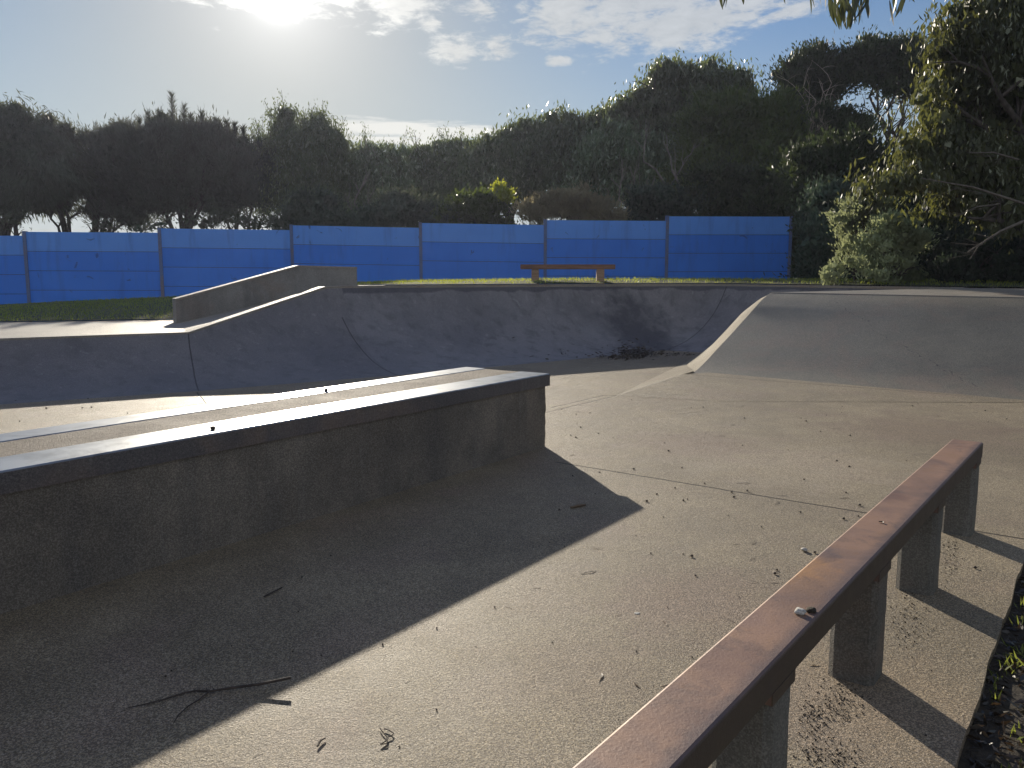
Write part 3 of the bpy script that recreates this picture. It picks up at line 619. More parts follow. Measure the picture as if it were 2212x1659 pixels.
LM_dark = leafmat('dark_leaf', (.022, .036, .016), (.06, .085, .035), .3, (.08, .11, .03), .5, .35)
LM_tea = leafmat('tea_tree_leaf', (.045, .062, .048), (.11, .135, .10), .36, (.20, .22, .12), .6, .3)
LM_oak = leafmat('she_oak_needle', (.05, .06, .052), (.115, .13, .11), .36, (.20, .21, .14), .6, .3)
LM_green = leafmat('green_leaf', (.035, .055, .018), (.08, .11, .035), .35, (.22, .30, .04), .45, .4)
LM_grey = leafmat('grey_green_leaf', (.24, .28, .17), (.42, .46, .29), .45, (.46, .50, .24), .6, .3)
LM_blueg = leafmat('blue_green_leaf', (.05, .08, .06), (.10, .14, .10), .3, (.10, .14, .08), .6, .3)
LM_tan = leafmat('tan_leaf', (.24, .205, .13), (.42, .37, .24), .55, (.55, .47, .26), .7, .2)
LM_yel = leafmat('yellow_leaf', (.22, .26, .03), (.36, .38, .05), .5, (.75, .78, .06), .4, .5)

def tree(name, label, cat, blobs, Y, dens, leaf, mode, mat, base_px, trunkmat, r0=.14, group='trees beyond the blue wall', csize=.4, extra=None, seed=0, twigs=1, fork=.35):
    bx = PY(base_px, 600, Y)[0]; z0 = gz(bx, Y)-.1
    r = empty(name, (bx, Y, z0), label, cat, group)
    ex, tb = extra() if extra else (None, ())
    crown(r, blobs, Y, dens, leaf, mode, mat, csize, extra=ex)
    tops = [PY(c[0], c[1], Y) for c in blobs]
    limbs(r, (bx, Y, z0), tops, r0, trunkmat, seed=seed, twigs=twigs, fork=fork, tubes=tb)
    return r
def spires(pts, Y, mat, nper=260):
    """upright feathery leader shoots of a she oak"""
    def fn():
        Ps, Ds, tb = [], [], []
        for (px, py, h) in pts:
            k = Y/F; t = PY(px, py, Y); H = h*k; b_ = t-np.array([RNG.uniform(-.1, .1), 0, H])
            tb.append(([b_-[0, 0, .8], (b_+t)/2, t], [.03, .02, .008], 5))
            s = RNG.uniform(0, 1, nper)**.8; ang = RNG.uniform(0, 6.28, nper); sp = (1-s)*.32*H+.03
            D = np.stack([np.cos(ang), np.sin(ang), RNG.uniform(.6, 1.7, nper)], 1); D /= np.linalg.norm(D, axis=1)[:, None]
            P0 = b_+(t-b_)*s[:, None]; Lh = (.10+.30*(1-s))*H*.55+.14; Ps.append(P0+D*(Lh*.5)[:, None]*RNG.uniform(.3, 1.1, nper)[:, None]); Ds.append(D)
        P = np.concatenate(Ps); D = np.concatenate(Ds)
        return (P, D, np.full(len(P), .42), np.full(len(P), .024)), tb
    return fn
def sprays(blobs, Y, mat, n, leaf=(.15, .04)):
    """loose upright twig ends standing out of a crown, with hanging leaves"""
    def fn():
        Ps, Ds, tb = [], [], []; k = Y/F
        for (cx, cy, rx, ry) in blobs:
            for _ in range(n):
                a = RNG.uniform(-1.25, 1.25); c = PY(cx+math.sin(a)*rx*.92, cy-math.cos(a)*ry*.92, Y+RNG.uniform(-1, 1)); h = RNG.uniform(.4, 1.4)
                t = c+np.array([math.sin(a)*h*.4+RNG.normal(0, .1), 0, h*.8]); tb.append(([c, t], [.015, .006], 4))
                q = RNG.uniform(0, 1, 26)[:, None]; P = c+(t-c)*q+RNG.normal(0, .1, (26, 3)); Ps.append(P); Ds.append(np.tile([0, 0, -1.0], (26, 1))+RNG.normal(0, .45, (26, 3)))
        P = np.concatenate(Ps); D = np.concatenate(Ds); D /= np.linalg.norm(D, axis=1)[:, None]
        return (P, D, leaf[0]*RNG.uniform(.7, 1.3, len(P)), leaf[1]*RNG.uniform(.7, 1.3, len(P))), tb
    return fn
r_ = 0
for i_, (lab_, bl_) in enumerate((('scrubby dark undergrowth seen against the pale sky at the left edge', [(0, 478, 34, 18), (40, 470, 24, 14)]), ('small dark scrub below the leaning forked she oak trunk', [(232, 488, 26, 16), (208, 478, 14, 14)]),
        ('low scrub peeping over the wall below the tallest she oak', [(440, 480, 40, 20), (490, 470, 36, 22)]), ('low scrub peeping over the wall below the twin topped gum', [(545, 482, 40, 18), (590, 478, 30, 20)]), ('small scrub above the first joint of the blue wall', [(340, 486, 30, 16), (300, 492, 24, 12)]))):
    bush_later = (lab_, bl_); LATER = globals().setdefault('LATER', []); LATER.append(bush_later)
tree('tea_tree', 'dense drooping dark tree at the far left edge behind the blue wall', 'tree', [(-80, 340, 120, 90), (20, 312, 78, 78), (70, 372, 100, 66), (-10, 380, 90, 60), (-20, 440, 70, 34), (60, 428, 50, 26)], 36, 620, (.30, .045), 'weep', LM_tea, 20, M_dark, .22, csize=.5, seed=1, twigs=5)
tree('tea_tree', 'rounded dark tree with a steep right side, second from the left edge', 'tree', [(112, 330, 54, 64), (120, 385, 66, 48), (150, 400, 40, 36), (100, 440, 46, 26)], 37, 640, (.30, .045), 'weep', LM_tea, 150, M_dark, .18, csize=.5, seed=2, twigs=6)
tree('she_oak', 'lower she oak with a leaning forked trunk seen against the sky, left', 'tree', [(225, 352, 66, 62), (275, 335, 55, 62), (200, 385, 48, 48), (290, 400, 60, 50), (240, 440, 46, 34), (285, 470, 34, 26), (205, 450, 26, 22)], 38, 600, (.32, .04), 'up', LM_oak, 180, M_dark, .2, csize=.45, seed=3, twigs=6, extra=spires([(235, 275, 40), (275, 262, 40), (300, 255, 40)], 38, LM_oak, 120))
tree('she_oak', 'tallest feathery she oak with spiky leaders rising above the left trees', 'tree', [(360, 315, 72, 66), (430, 325, 70, 62), (395, 380, 100, 62), (480, 345, 60, 58), (330, 400, 60, 60), (350, 446, 40, 20), (430, 436, 50, 20)], 37.5, 600, (.32, .04), 'up', LM_oak, 400, M_dark, .24, csize=.45, seed=4, twigs=5,
     extra=spires([(371, 203, 95), (320, 243, 70), (345, 240, 60), (398, 228, 70), (436, 243, 70), (412, 250, 50), (466, 258, 55), (490, 262, 50), (525, 276, 50), (508, 268, 45)], 37.5, LM_oak))
tree('she_oak', 'dark rounded she oak between the spiky one and the twin topped gum', 'tree', [(520, 350, 52, 60), (500, 410, 70, 55), (560, 400, 50, 60), (470, 450, 30, 18)], 38.5, 600, (.30, .045), 'up', LM_oak, 520, M_dark, .18, csize=.45, seed=5, twigs=6)
g4 = [(618, 305, 52, 62), (690, 312, 46, 58), (650, 370, 90, 72), (572, 325, 26, 34), (650, 430, 90, 40)]
tree('gum_tree', 'twin topped gum with loose glinting shoots right of the she oaks', 'tree', g4, 39, 600, (.19, .06), 'hang', LM_gum, 640, M_dark, .22, seed=6, twigs=5, extra=sprays([g4[0], g4[1], g4[3]], 39, LM_gum, 14))
g5 = [(790, 362, 50, 46), (845, 360, 50, 42), (820, 410, 75, 50), (760, 400, 50, 50), (800, 460, 90, 34)]
tree('gum_tree', 'low gum with forked pale trunk below the bright band of cloud', 'tree', g5, 40, 600, (.19, .06), 'hang', LM_gum, 790, M_pale, .13, seed=7, twigs=5, extra=sprays(g5[:2], 40, LM_gum, 8))
g6 = [(930, 360, 52, 46), (990, 352, 52, 42), (960, 405, 80, 50), (900, 350, 26, 30), (950, 450, 90, 34)]
tree('gum_tree', 'low broad gum at the right end of the band of cloud', 'tree', g6, 41, 600, (.19, .06), 'hang', LM_gum, 960, M_dark, .18, seed=8, twigs=3, extra=sprays(g6[:2], 41, LM_gum, 8))
tree('gum_tree', 'grey green gum with drooping leaves above the yellow shrub', 'tree', [(1085, 335, 52, 46), (1140, 312, 56, 52), (1070, 390, 62, 48), (1135, 380, 70, 55)], 38, 640, (.23, .075), 'hang', LM_gum, 1100, M_dark, .2, seed=9, twigs=3)
tree('gum_tree', 'grey green gum with many glinting leaves above the tan shrub', 'tree', [(1225, 300, 60, 56), (1285, 310, 62, 66), (1240, 370, 90, 70), (1175, 350, 40, 50)], 37, 640, (.23, .075), 'hang', LM_gum, 1240, M_dark, .2, seed=10, twigs=3)
tree('gum_tree', 'highest domed gum in the middle of the tree line with broad crown', 'tree', [(1440, 205, 66, 58), (1515, 200, 70, 58), (1590, 205, 54, 44), (1400, 250, 60, 55), (1470, 280, 100, 70), (1345, 300, 60, 70)], 36, 640, (.23, .075), 'hang', LM_gum, 1450, M_dark, .28, seed=11, twigs=3)
tree('gum_tree', 'lower gum with pale bent branches showing above the fifth blue panel', 'tree', [(1350, 350, 85, 75), (1300, 395, 70, 60), (1420, 370, 70, 65)], 34, 620, (.23, .075), 'hang', LM_gum, 1385, M_pale, .12, seed=12, twigs=8, fork=.15)
tree('wattle_tree', 'bushy green tree with sunlit upper tips right of the domed gum', 'tree', [(1545, 260, 62, 62), (1610, 262, 66, 54), (1670, 270, 60, 60), (1530, 345, 80, 70), (1625, 350, 100, 80)], 33, 640, (.20, .06), 'up', LM_green, 1600, M_dark, .2, seed=13, twigs=2)
tree('wattle_tree', 'very dark flat topped tree above the right end of the blue wall', 'tree', [(1740, 275, 75, 48), (1815, 278, 62, 44), (1855, 292, 30, 32), (1760, 320, 80, 40), (1720, 400, 100, 70)], 33.5, 640, (.18, .06), 'up', LM_dark, 1760, M_dark, .2, seed=14, twigs=2)
tree('wattle_tree', 'tall round crowned dark tree with bare grey twigs standing in front', 'tree', [(1722, 175, 46, 42), (1770, 150, 48, 52), (1812, 160, 30, 44), (1750, 205, 66, 34)], 35, 640, (.18, .06), 'up', LM_dark, 1760, M_dark, .2, seed=15, twigs=2, fork=.6)
tree('wattle_tree', 'tall open dark tree with bare trunk and branches against the sky', 'tree', [(1868, 112, 38, 34), (1925, 125, 46, 36), (1975, 130, 48, 44), (1895, 160, 52, 38), (1960, 180, 50, 40)], 34.5, 620, (.18, .06), 'up', LM_dark, 1925, M_dark, .16, seed=16, twigs=7, fork=.45)
def bare(lab, Y, segs):
    rt = [o for o in C.objects if o.get('label') == lab][0]; mb = MB(); rg = random.Random(5)
    def go(p, q, k, dep):
        n_ = 5; pts = [p+(q-p)*i/n_+Vector((rg.uniform(-1, 1), 0, rg.uniform(-1, 1)))*.06*(q-p).length*(0 < i < n_) for i in range(n_+1)]
        mb.tube(pts, [k*(1-.7*i/n_) for i in range(n_+1)], 5)
        if dep:
            for _ in range(3):
                s_ = pts[rg.randint(1, 4)]; d = (q-p).normalized(); d = (d+Vector((rg.uniform(-.8, .8), 0, rg.uniform(-.1, .7)))).normalized(); go(s_, s_+d*(q-p).length*rg.uniform(.35, .6), k*.45, dep-1)
    for (a, c, k) in segs: go(Vector(PY(*a, Y)), Vector(PY(*c, Y)), k, 2)
    mb.build('bare_branch', M_pale2, rt, True)
M_pale2 = bark('weathered_branch', (.14, .12, .10), (.26, .23, .19))
bare('low gum with forked pale trunk below the bright band of cloud', 34.5, [((775, 500), (768, 395), .06), ((775, 480), (810, 405), .05), ((770, 490), (745, 420), .035)])
bare('lower gum with pale bent branches showing above the fifth blue panel', 31.5, [((1380, 500), (1320, 385), .06), ((1390, 500), (1415, 380), .06), ((1395, 490), (1360, 360), .05), ((1385, 480), (1450, 420), .04), ((1380, 490), (1290, 420), .03)])
bare('bushy green tree with sunlit upper tips right of the domed gum', 31.2, [((1440, 420), (1370, 300), .045), ((1470, 410), (1440, 290), .045), ((1450, 400), (1500, 310), .03)])
# bare twigs standing in front of the round crowned tree
r = empty('dead_tree', tuple(PY(1765, 600, 33)), 'leafless pale grey dead tree in front of the dark round crown', 'tree', 'trees beyond the blue wall')
limbs(r, (PY(1765, 500, 33)[0], 33, 1), [PY(x, y, 33) for x, y in ((1725, 185), (1745, 160), (1770, 175), (1790, 165), (1740, 200), (1800, 190), (1815, 225))], .07, M_pale, fork=.62, seed=21, twigs=5)

def bush(name, label, blobs, Y, dens, leaf, mode, mat, csize=.3, group='shrubs behind the blue wall', seed=0, r0=.05, stems=None, twigs=1):
    bx = PY(blobs[0][0], 600, Y)[0]; z0 = gz(bx, Y)-.05; r = empty(name, (bx, Y, z0), label, 'shrub', group)
    crown(r, blobs, Y, dens, leaf, mode, mat, csize); limbs(r, (bx, Y, z0), [PY(c[0], c[1], Y) for c in blobs]+[PY(c[0]+c[2]*.5, c[1]-c[3]*.4, Y) for c in blobs], r0, M_dark, 'stems', .15, seed, twigs); return r
bush('shrub', 'dark shrub rising above the third blue panel from the left', [(670, 455, 52, 40), (640, 475, 40, 30), (720, 480, 40, 30), (660, 520, 80, 50)], 30, 700, (.16, .05), 'up', LM_tea, seed=31)
bush('shrub', 'low dull brown shrub behind the fourth blue panel', [(870, 455, 70, 35), (930, 468, 60, 28), (810, 475, 50, 25), (870, 530, 130, 50)], 29.5, 700, (.16, .04), 'up', LM_tan if False else LM_tea, seed=32)
bush('shrub', 'green rounded shrub with one bright yellow green side, above the wall', [(1025, 438, 42, 26), (1060, 448, 40, 28), (990, 462, 46, 24), (1030, 520, 90, 50)], 29, 800, (.14, .045), 'up', LM_green, seed=33)
r = C.objects[-1]
ry = [o for o in C.objects if o.get('label', '').startswith('green rounded shrub')][0]
crown(ry, [(1078, 406, 16, 14), (1088, 416, 17, 14), (1096, 425, 15, 15)], 28.6, 900, (.13, .05), 'up', LM_yel, .14, name='yellow_shoots')
bush('shrub', 'pale tan feathery shrub above the step between two blue panels', [(1210, 445, 62, 30), (1265, 440, 50, 32), (1150, 458, 38, 24), (1300, 470, 50, 28), (1220, 520, 120, 50)], 28.5, 900, (.16, .03), 'up', LM_tan, seed=34, csize=.22)
bush('shrub', 'dark blue green shrub behind the fifth panel of the wall', [(1400, 450, 60, 40), (1470, 440, 60, 40), (1350, 480, 50, 30), (1430, 520, 120, 50)], 30, 700, (.16, .05), 'up', LM_blueg, seed=35)
bush('shrub', 'tall black green thicket behind the last panel of the wall', [(1560, 420, 80, 60), (1650, 430, 80, 60), (1600, 500, 130, 60), (1700, 480, 70, 70), (1725, 560, 55, 60)], 30, 620, (.18, .06), 'up', LM_dark, seed=36, csize=.4)
for i_, (lab_, bl_) in enumerate(LATER): bush('shrub', lab_, bl_, 34, 170, (.17, .05), 'rand', LM_tea, seed=70+i_, csize=.4, twigs=3)
gR = 'shrubs right of the blue wall'
bush('shrub', 'dark blue green shrub touching the right end of the blue wall', [(1775, 455, 40, 48), (1805, 420, 36, 32), (1762, 540, 34, 58), (1795, 520, 40, 60), (1775, 590, 46, 50)], 20, 1300, (.11, .04), 'up', LM_blueg, .2, gR, 41)
bush('shrub', 'very dark tall thicket filling the corner behind the right shrubs', [(1800, 350, 90, 60), (1850, 400, 80, 80), (1960, 480, 120, 90), (1820, 500, 90, 90), (2100, 500, 150, 90), (1900, 580, 150, 60), (2120, 590, 150, 40), (2050, 400, 160, 100), (2200, 300, 120, 120)], 22, 700, (.16, .06), 'up', LM_dark, .35, gR, 42)
bush('saltbush', 'pale grey green shrub with upright tips, tallest of the sunlit shrubs', [(1850, 460, 52, 42), (1890, 440, 50, 42), (1835, 500, 28, 40), (1860, 550, 40, 40)], 17, 1700, (.075, .03), 'up', LM_grey, .13, gR, 43)
bush('saltbush', 'broad pale grey green shrub with dense upright tips in sunlight', [(1925, 505, 56, 42), (1880, 550, 50, 40), (1965, 520, 42, 40), (1910, 575, 60, 40), (1960, 590, 60, 34)], 16, 1900, (.075, .03), 'up', LM_grey, .13, gR, 44)
bush('saltbush', 'smallest low grey green shrub left of the broad pale one', [(1800, 585, 24, 26), (1815, 560, 16, 22), (1790, 600, 18, 18)], 16.2, 2200, (.07, .03), 'up', LM_grey, .1, gR, 45)
bush('saltbush', 'dull green shrub with paler tips at the right edge of the picture', [(2080, 525, 56, 42), (2150, 545, 70, 50), (2060, 580, 60, 42), (2180, 590, 80, 40), (2250, 540, 60, 60)], 16, 1500, (.085, .032), 'up', LM_blueg, .15, gR, 46)
# big gum at the right
YG = 14.5
gb = [(2140, 70, 100, 80), (2240, 150, 110, 130), (2070, 170, 66, 80), (2040, 260, 62, 70), (2140, 250, 110, 110), (2020, 340, 72, 50), (1930, 398, 62, 30), (1985, 385, 62, 40), (2110, 360, 120, 80), (2220, 380, 100, 100), (2070, 440, 110, 46), (2200, 470, 100, 50), (1870, 418, 24, 16), (2000, 300, 44, 50), (2130, 160, 110, 100), (2180, 20, 120, 70), (2070, 90, 60, 60), (2150, 420, 130, 60)]
bx = PY(2330, 600, YG)[0]; z0 = gz(bx, YG)-.1
r = empty('gum_tree', (bx, YG, z0), 'big spreading gum with olive and yellow drooping leaves at the right edge', 'tree')
crown(r, gb, YG, 640, (.125, .034), 'hang', LM_gumR, .28)
tp = [PY(x, y, YG+RNG.uniform(-.8, .8)) for x, y in ((2000, 330), (2120, 120), (2060, 220), (1930, 400), (2120, 350), (2090, 470), (2240, 150), (2030, 420))]
limbs(r, (bx, YG, z0), tp, .16, M_dark, fork=.3, seed=51, twigs=6)
mb = MB()
for (a, c, k) in (((2212, 440), (1990, 385), .022), ((2160, 440), (2060, 470), .012), ((2230, 470), (2090, 545), .03), ((2130, 520), (2095, 560), .014), ((2200, 345), (2090, 330), .016)):
    p, q = PY(*a, YG-.9), PY(*c, YG-1.1); m_ = (p+q)/2+np.array([0, 0, .06]); mb.tube([p, m_, q], [k, k*.7, k*.3], 6)
    for _ in range(5):
        s = RNG.uniform(.3, .9); o = p*(1-s)+q*s; mb.tube([o, o+np.array([RNG.uniform(-.6, -.1), 0, RNG.uniform(-.15, .15)])], [k*.25, k*.08], 4)
mb.build('bare_branch', M_mid, r, True)
# overhanging gum branch whose leaf tips hang into the top of the view
bx, by = 4.6, 3.4
r = empty('gum_tree', (bx, by, -.05), 'near gum tree out of view at the right whose leaf tips hang in from above', 'tree')
limbs(r, (bx, by, -.05), [(4.2, 3.8, 3.6), (4.6, 3.2, 4.6), (5.2, 4.2, 4.4)], .11, M_pale, fork=.5, seed=61, twigs=1)
mb = MB(); Ps, Ds, Ls = [], [], []
Yb = 3.9
mb.tube([(4.2, 3.8, 3.6), PY(2300, -260, Yb), PY(2050, -150, Yb), PY(1820, -110, Yb), PY(1560, -90, Yb)], [.03, .02, .014, .009, .004], 6)
for (px, n, dy) in ((1568, 3, 18), (1600, 2, 4), (1760, 3, 22), (1785, 3, 12), (1800, 5, 35), (1812, 8, 44), (1825, 9, 50), (1838, 8, 44), (1850, 7, 36), (1862, 6, 40), (1874, 5, 30), (1930, 3, 40), (1940, 2, 30), (1968, 3, 6), (1700, 2, -10), (1650, 2, -10)):
    s0 = PY(px+RNG.uniform(-8, 8), -105, Yb+RNG.uniform(-.1, .1)); s1 = PY(px, -30, Yb+RNG.uniform(-.1, .1)); mb.tube([s0, s1], [.003, .0015], 4)
    for _ in range(n):
        L = RNG.uniform(.085, .14); tip = PY(px+RNG.uniform(-9, 9), dy+RNG.uniform(-12, 20), Yb+RNG.uniform(-.15, .15)); d = np.array([RNG.normal(0, .22), RNG.normal(0, .25), -1]); d /= np.linalg.norm(d)
        Ps.append(tip-d*L*.5); Ds.append(d); Ls.append(L)
mb.build('branch', M_dark, r, True)
# curved lance shaped leaves
lb = MB()
for P, D, L in zip(Ps, Ds, Ls):
    sd = np.cross(D, RNG.normal(size=3)); sd /= np.linalg.norm(sd); cv_ = np.cross(sd, D); cu = RNG.uniform(-.2, .2); ra, rb = [], []
    for k in range(9):
        t = k/8; w = .5*.019*math.sin(math.pi*min(1, t*.93+.05))**.8*(1-.3*t); c = P+D*L*(t-.5)+sd*cu*L*(4*(t-.5)**2)*.35+cv_*.04*L*math.sin(3*t); ra.append(c-sd*w); rb.append(c+sd*w)
    lb.quadgrid([ra, rb])
lb.build('leaves', LM_over, r, True)

# ------------------------------------------------------------------ grass and weeds
M_weed = leafmat('weed_blade', (.13, .17, .03), (.22, .25, .06), .45, (.4, .45, .08))
def blades(name, pts, h, w, mat, label, lean=.35):
    n = len(pts); D = np.tile([0, 0, 1.0], (n, 1))+RNG.normal(0, lean, (n, 3)); D /= np.linalg.norm(D, axis=1)[:, None]
    L = h*RNG.uniform(.5, 1.4, n); P = pts+D*(L*.45)[:, None]
    o = leaf_mesh(name, P, D, L, w*RNG.uniform(.6, 1.4, n), mat); tag(o, label, 'grass', kind='stuff'); return o
pts = []
for _ in range(46000):
    px = RNG.uniform(-60, 2260); 
    x = RNG.uniform(-13, 12.5); y = RNG.uniform(13.2, 23.6)
    h = _bv.ray_cast(Vector((x, y, 50)), Vector((0, 0, -1)))
    if h[0] is not None: pts.append((x, y, h[0].z))
pts = np.array(pts); blades('grass', pts, .055, .011, M_blade, 'short mown grass between the concrete deck and the blue wall')
pts = []
for _ in range(6000):
    t = RNG.uniform(-1.5, 3.5); w = abs(RNG.normal(.0, .4))+.03
    c = e2+ed*t+np.array([ed[1], -ed[0]])*w; g = mnoise.noise(Vector((c[0]*5, c[1]*5, 0)))
    if g > -.05: pts.append((*c, -.035))
blades('weeds', np.array(pts), .05, .006, M_weed, 'small yellow green weeds growing in the leaf litter beside the slab', .7)
n = 9000; t = RNG.uniform(-2, 4.5, n); w = np.abs(RNG.normal(0, .7, n))+.01
P = np.stack([e2[0]+ed[0]*t+ed[1]*w, e2[1]+ed[1]*t-ed[0]*w, -.035+RNG.uniform(0, .022, n)], 1); D = RNG.normal(size=(n, 3))*[1, 1, .35]; D /= np.linalg.norm(D, axis=1)[:, None]
tag(leaf_mesh('leaf_litter', P, D, RNG.uniform(.02, .07, n), RNG.uniform(.006, .018, n), M_drydk), 'dry brown leaf litter on dark soil at the lower right', 'leaf litter', kind='stuff')
# leaf pile in the bowl corner
Ps = []
for (x, y, sx_, sy_, n) in ((1375, 762, 24, 4, 420), (1345, 772, 22, 2.2, 200), (1365, 768, 40, 5, 60), (1250, 772, 60, 3, 26), (1470, 766, 30, 2, 40)):
    for _ in range(n):
        q = PZ(x+RNG.normal(0, sx_), min(785, y+RNG.normal(0, sy_)), .01); Ps.append(q)
Ps = np.array(Ps); n = len(Ps); 
bvb = BVHTree.FromPolygons([bm_.matrix_basis @ v.co+Vector(bm_.parent.location) for v in bm_.data.vertices], [tuple(p.vertices) for p in bm_.data.polygons])
for i in range(n):
    h = bvb.ray_cast(Vector((Ps[i][0], Ps[i][1], 5)), Vector((0, 0, -1))); Ps[i][2] = (max(h[0].z, 0) if h[0] is not None else 0)+.012+abs(RNG.normal(0, .012))
D = RNG.normal(size=(n, 3))*[1, 1, .25]; D /= np.linalg.norm(D, axis=1)[:, None]
tag(leaf_mesh('leaf_pile', Ps, D, RNG.uniform(.04, .13, n), RNG.uniform(.012, .03, n), M_drydk), 'dark drift of dead leaves in the shaded corner of the bowl', 'leaf litter', kind='stuff')
# crumbled dirt beside the rail posts
n = 900; P = []
for (x, y, s1, s2) in ((1965, 1330, 22, 38), (1825, 1515, 30, 28), (1760, 1560, 22, 26), (2052, 1200, 12, 30), (1790, 1640, 40, 20)):
    for _ in range(n//5): P.append(PZ(x+RNG.normal(0, s1), y+RNG.normal(0, s2), 0)+[0, 0, abs(RNG.normal(0, .002))+.001])
P = np.array(P); D = RNG.normal(size=(len(P), 3)); D /= np.linalg.norm(D, axis=1)[:, None]
tag(leaf_mesh('dirt_crumbs', P, D, RNG.uniform(.003, .011, len(P)), RNG.uniform(.003, .008, len(P)), M_soil), 'scattered crumbs of dark dirt beside the rail posts', 'dirt', kind='stuff')

# ------------------------------------------------------------------ countable debris
_scene_bv = {}
def nut_mesh(seed):
    rg = random.Random(seed); mb = MB(); rows = []
    for i in range(6):
        t = i/5; rr = .007*math.sin(math.pi*(.12+.76*t))*(1+.2*rg.uniform(-1, 1)); rows.append([(rr*math.cos(a)*1.1, rr*math.sin(a), .001+.011*t) for a in [k*1.0472 for k in range(6)]])
    mb.quadgrid(rows, close=True); mb.add(rows[-1], [tuple(range(6))]); mb.tube([(0, 0, .006), (.012, .002, .005), (.018, .006, .008)], [.0014, .001, .0008], 4)
    return mb
def place(name, mesh_mb, mat, pts, label, cat, group):
    first = None
    for i, (x, y, z, s, rz) in enumerate(pts):
        if first is None: first = o = mesh_mb.build(name, mat)
        else: o = first.copy(); C.objects.link(o)
        o.location = (x, y, z); o.scale = (s, s, s); o.rotation_euler = (0, 0, rz)
        tag(o, label, cat, group)
def scatter(n, x0, x1, y0, y1, s0, s1):
    out = []
    while len(out) < n:
        px = RNG.uniform(x0, x1); py = y0+(y1-y0)*RNG.uniform()**1.5; q = PZ(px, py, 0)
        if q[1] > 11.2-.55*max(0, q[0]-2.3) or ((q[:2]-e2) @ np.array([ed[1], -ed[0]])) > -.05: continue
        a = float((N1[:2]-q[:2]) @ dn); w = float((q[:2]-N1[:2]) @ nn)
        if a > -.03 and -.03 < w < wd+.03: continue
        t = float((q[:2]-np.array(R0[:2])) @ np.array(ru[:2])); v = float((q[:2]-np.array(R0[:2])) @ np.array(rv[:2]))
        if abs(v) < .1: continue
        out.append((q[0], q[1], 0.0, RNG.uniform(s0, s1), RNG.uniform(0, 6.28)))
    return out
place('gum_nut', nut_mesh(1), M_nut, scatter(95, 1200, 2212, 850, 1250, .45, 1.15), 'small dark gum nut on the sunlit floor between hip and rail', 'gum nut', 'gum nuts on the sunlit floor')
place('gum_nut', nut_mesh(2), M_nut, scatter(45, 350, 2100, 1150, 1640, .3, .65), 'tiny dark gum nut on the foreground floor', 'gum nut', 'gum nuts in the foreground')
place('gum_nut', nut_mesh(3), M_nut, scatter(14, 0, 420, 862, 940, .8, 1.5), 'dark gum nut on the sunlit bowl floor behind the near ledge', 'gum nut', 'gum nuts behind the ledge')
tw = MB(); tw.tube([(-.05, 0, .003), (-.01, .006, .006), (.03, .001, .004), (.055, .01, .003)], [.0022, .002, .0018, .001], 5)
place('twig', tw, M_pale, scatter(34, 1200, 2212, 860, 1300, .35, .9), 'short thin pale twig on the sunlit floor', 'twig', 'short twigs on the sunlit floor')
tw = MB(); tw.tube([(-.04, 0, .002), (0, .004, .004), (.04, -.002, .002)], [.0013, .0012, .0008], 5)
place('twig', tw, M_twig, scatter(26, 200, 2150, 1150, 1650, .25, .7), 'short thin dark twig on the foreground floor', 'twig', 'short twigs in the foreground')
lf = MB(); ra, rb = [], []
for k in range(8):
    t = k/7; w = .006*math.sin(math.pi*min(1, t+.04))+.0004; ra.append((.07*(t-.5), -w+.008*math.sin(3*t), .003+.006*abs(t-.5))); rb.append((.07*(t-.5), w+.008*math.sin(3*t), .005+.006*abs(t-.5)))
lf.quadgrid([ra, rb])
place('fallen_leaf', lf, M_dry, scatter(20, 1200, 2212, 870, 1600, .25, .7), 'curled dry tan gum leaf lying on the sunlit floor', 'leaf', 'fallen leaves on the floor')
# the forked branchlet on the shadow edge
g = lambda x, y, z=.006: PZ(x, y, z)
mb = MB(); mb.tube([g(628, 1464, .035), g(560, 1478, .022), g(500, 1486, .012), g(455, 1493, .008), g(425, 1492, .008), g(400, 1496), g(350, 1512), g(310, 1522), g(272, 1530)], [.005, .0048, .0045, .004, .0035, .003, .0028, .0022, .0014], 6)
mb.tube([g(452, 1493, .008), g(430, 1511), g(405, 1526), g(385, 1545), g(376, 1560)], [.003, .0028, .0022, .002, .0012], 6)
for (x, y) in ((421, 1490), (448, 1488), (462, 1487), (405, 1526), (345, 1513)): mb.tube([g(x, y+3), g(x-3, y-3, .012)], [.002, .001], 4)
tag(mb.build('forked_twig', M_twig, smooth=True), 'long dark forked twig lying across the shadow edge of the near ledge', 'twig')
mb = MB(); mb.tube([g(821, 1573), g(828, 1583), g(836, 1592), g(834, 1600), g(822, 1608), g(836, 1606), g(838, 1592), g(846, 1590), g(850, 1584), g(842, 1578), g(830, 1574)], [.0018]*11, 5)
tag(mb.build('curled_twig', M_twig, smooth=True), 'thin looped wiry twig on bright concrete at the bottom of the picture', 'twig')
mb = MB(); mb.tube([g(570, 1289), g(590, 1279, .01), g(609, 1269)], [.004, .004, .003], 5)
tag(mb.build('stick', M_twig), 'short straight stick in the shade of the near ledge', 'twig')
mb = MB(); mb.tube([g(1233, 1096), g(1248, 1092, .01), g(1265, 1090, .008)], [.008, .012, .006], 6)
tag(mb.build('bark_strip', M_dry), 'curled pale strip of bark in the tip of the ledge shadow', 'bark')
mb = MB(); mb.tube([g(686, 1612), g(692, 1600, .008), g(703, 1594)], [.003, .0035, .002], 5); tag(mb.build('stick', M_twig), 'tiny bent dark stick on the glaring floor near the bottom', 'twig')
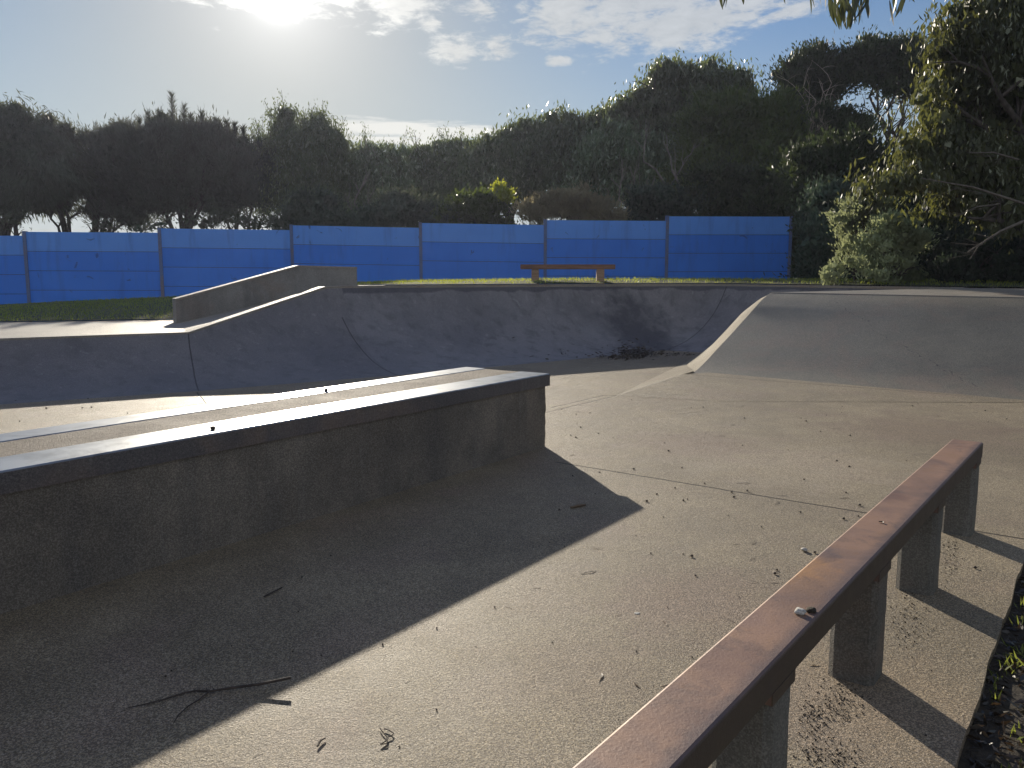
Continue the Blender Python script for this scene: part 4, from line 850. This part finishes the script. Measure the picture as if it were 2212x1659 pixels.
def pebble(name, loc, r_, mat, label, cat='stone', flat=.6, seed=0):
    bm = bmesh.new(); bmesh.ops.create_icosphere(bm, subdivisions=3, radius=r_)
    for v in bm.verts:
        k = 1+.35*mnoise.noise(v.co*(1.3/r_)+Vector((seed, 0, 0))); v.co *= k; v.co.z *= flat
    me = bpy.data.meshes.new(name); bm.to_mesh(me); bm.free(); o = link(name, me, mat, None, True); o.location = loc; return tag(o, label, cat)
q = PZ(1738, 1191, 0); pebble('pebble', (q[0], q[1], .01), .016, M_stone, 'small rounded cream pebble on the floor left of the rail', flat=.55)
q = PZ(1376, 1325, 0); pebble('pebble', (q[0], q[1], .001), .012, M_stone, 'flat white fleck on the floor in front of the ledge shadow', flat=.15, seed=4)
q = PZ(1728, 1326, hr); pebble('pebble', (q[0], q[1], hr+.007), .014, M_stone, 'grey white lump sitting on the rusted rail', flat=.7, seed=2)
q = PZ(1752, 1321, hr); pebble('dirt_lump', (q[0], q[1], hr+.005), .014, M_soil, 'dark crumbly lump of dirt on the rusted rail beside the pale lump', 'dirt', .5, 5)
q = PZ(1907, 1131, hr); mb = MB(); mb.tube([q+[-.01, .012, .004], q+[.004, .008, .005], q+[0, -.006, .004]], [.002, .003, .002], 5); tag(mb.build('dry_curl', M_dry), 'tiny dry curl lying on the middle of the rusted rail', 'leaf')
for (x, y, lab) in ((704, 845, 'dark seed cluster on the far steel edge of the near ledge'), (460, 928, 'grey crumb on the near steel edge of the ledge')):
    q = PZ(x, y, hL); pebble('seed_pod', (q[0], q[1], hL+.008), .014, M_nut, lab, 'seed', .8, x)

# ------------------------------------------------------------------ thin scattering volume added to imitate lens veil over the trees
hb = MB(); hb.hexa([(-205, -205, -1.6), (205, -205, -1.6), (205, 205, -1.6), (-205, 205, -1.6)], [(-205, -205, 15), (205, -205, 15), (205, 205, 15), (-205, 205, 15)])
hm = bpy.data.materials.new('veil_scatter'); hm.use_nodes = True; hm.node_tree.nodes.clear(); hN = NB(hm.node_tree)
vol = hN.node('ShaderNodeVolumePrincipled', {'Color': (.74, .78, 1.0), 'Density': .00045, 'Anisotropy': .55}); oo = hN.n.new('ShaderNodeOutputMaterial'); hN.l.new(vol, oo.inputs['Volume'])
tag(hb.build('lens_veil', hm), kind='stuff')
S.cycles.volume_bounces = 0
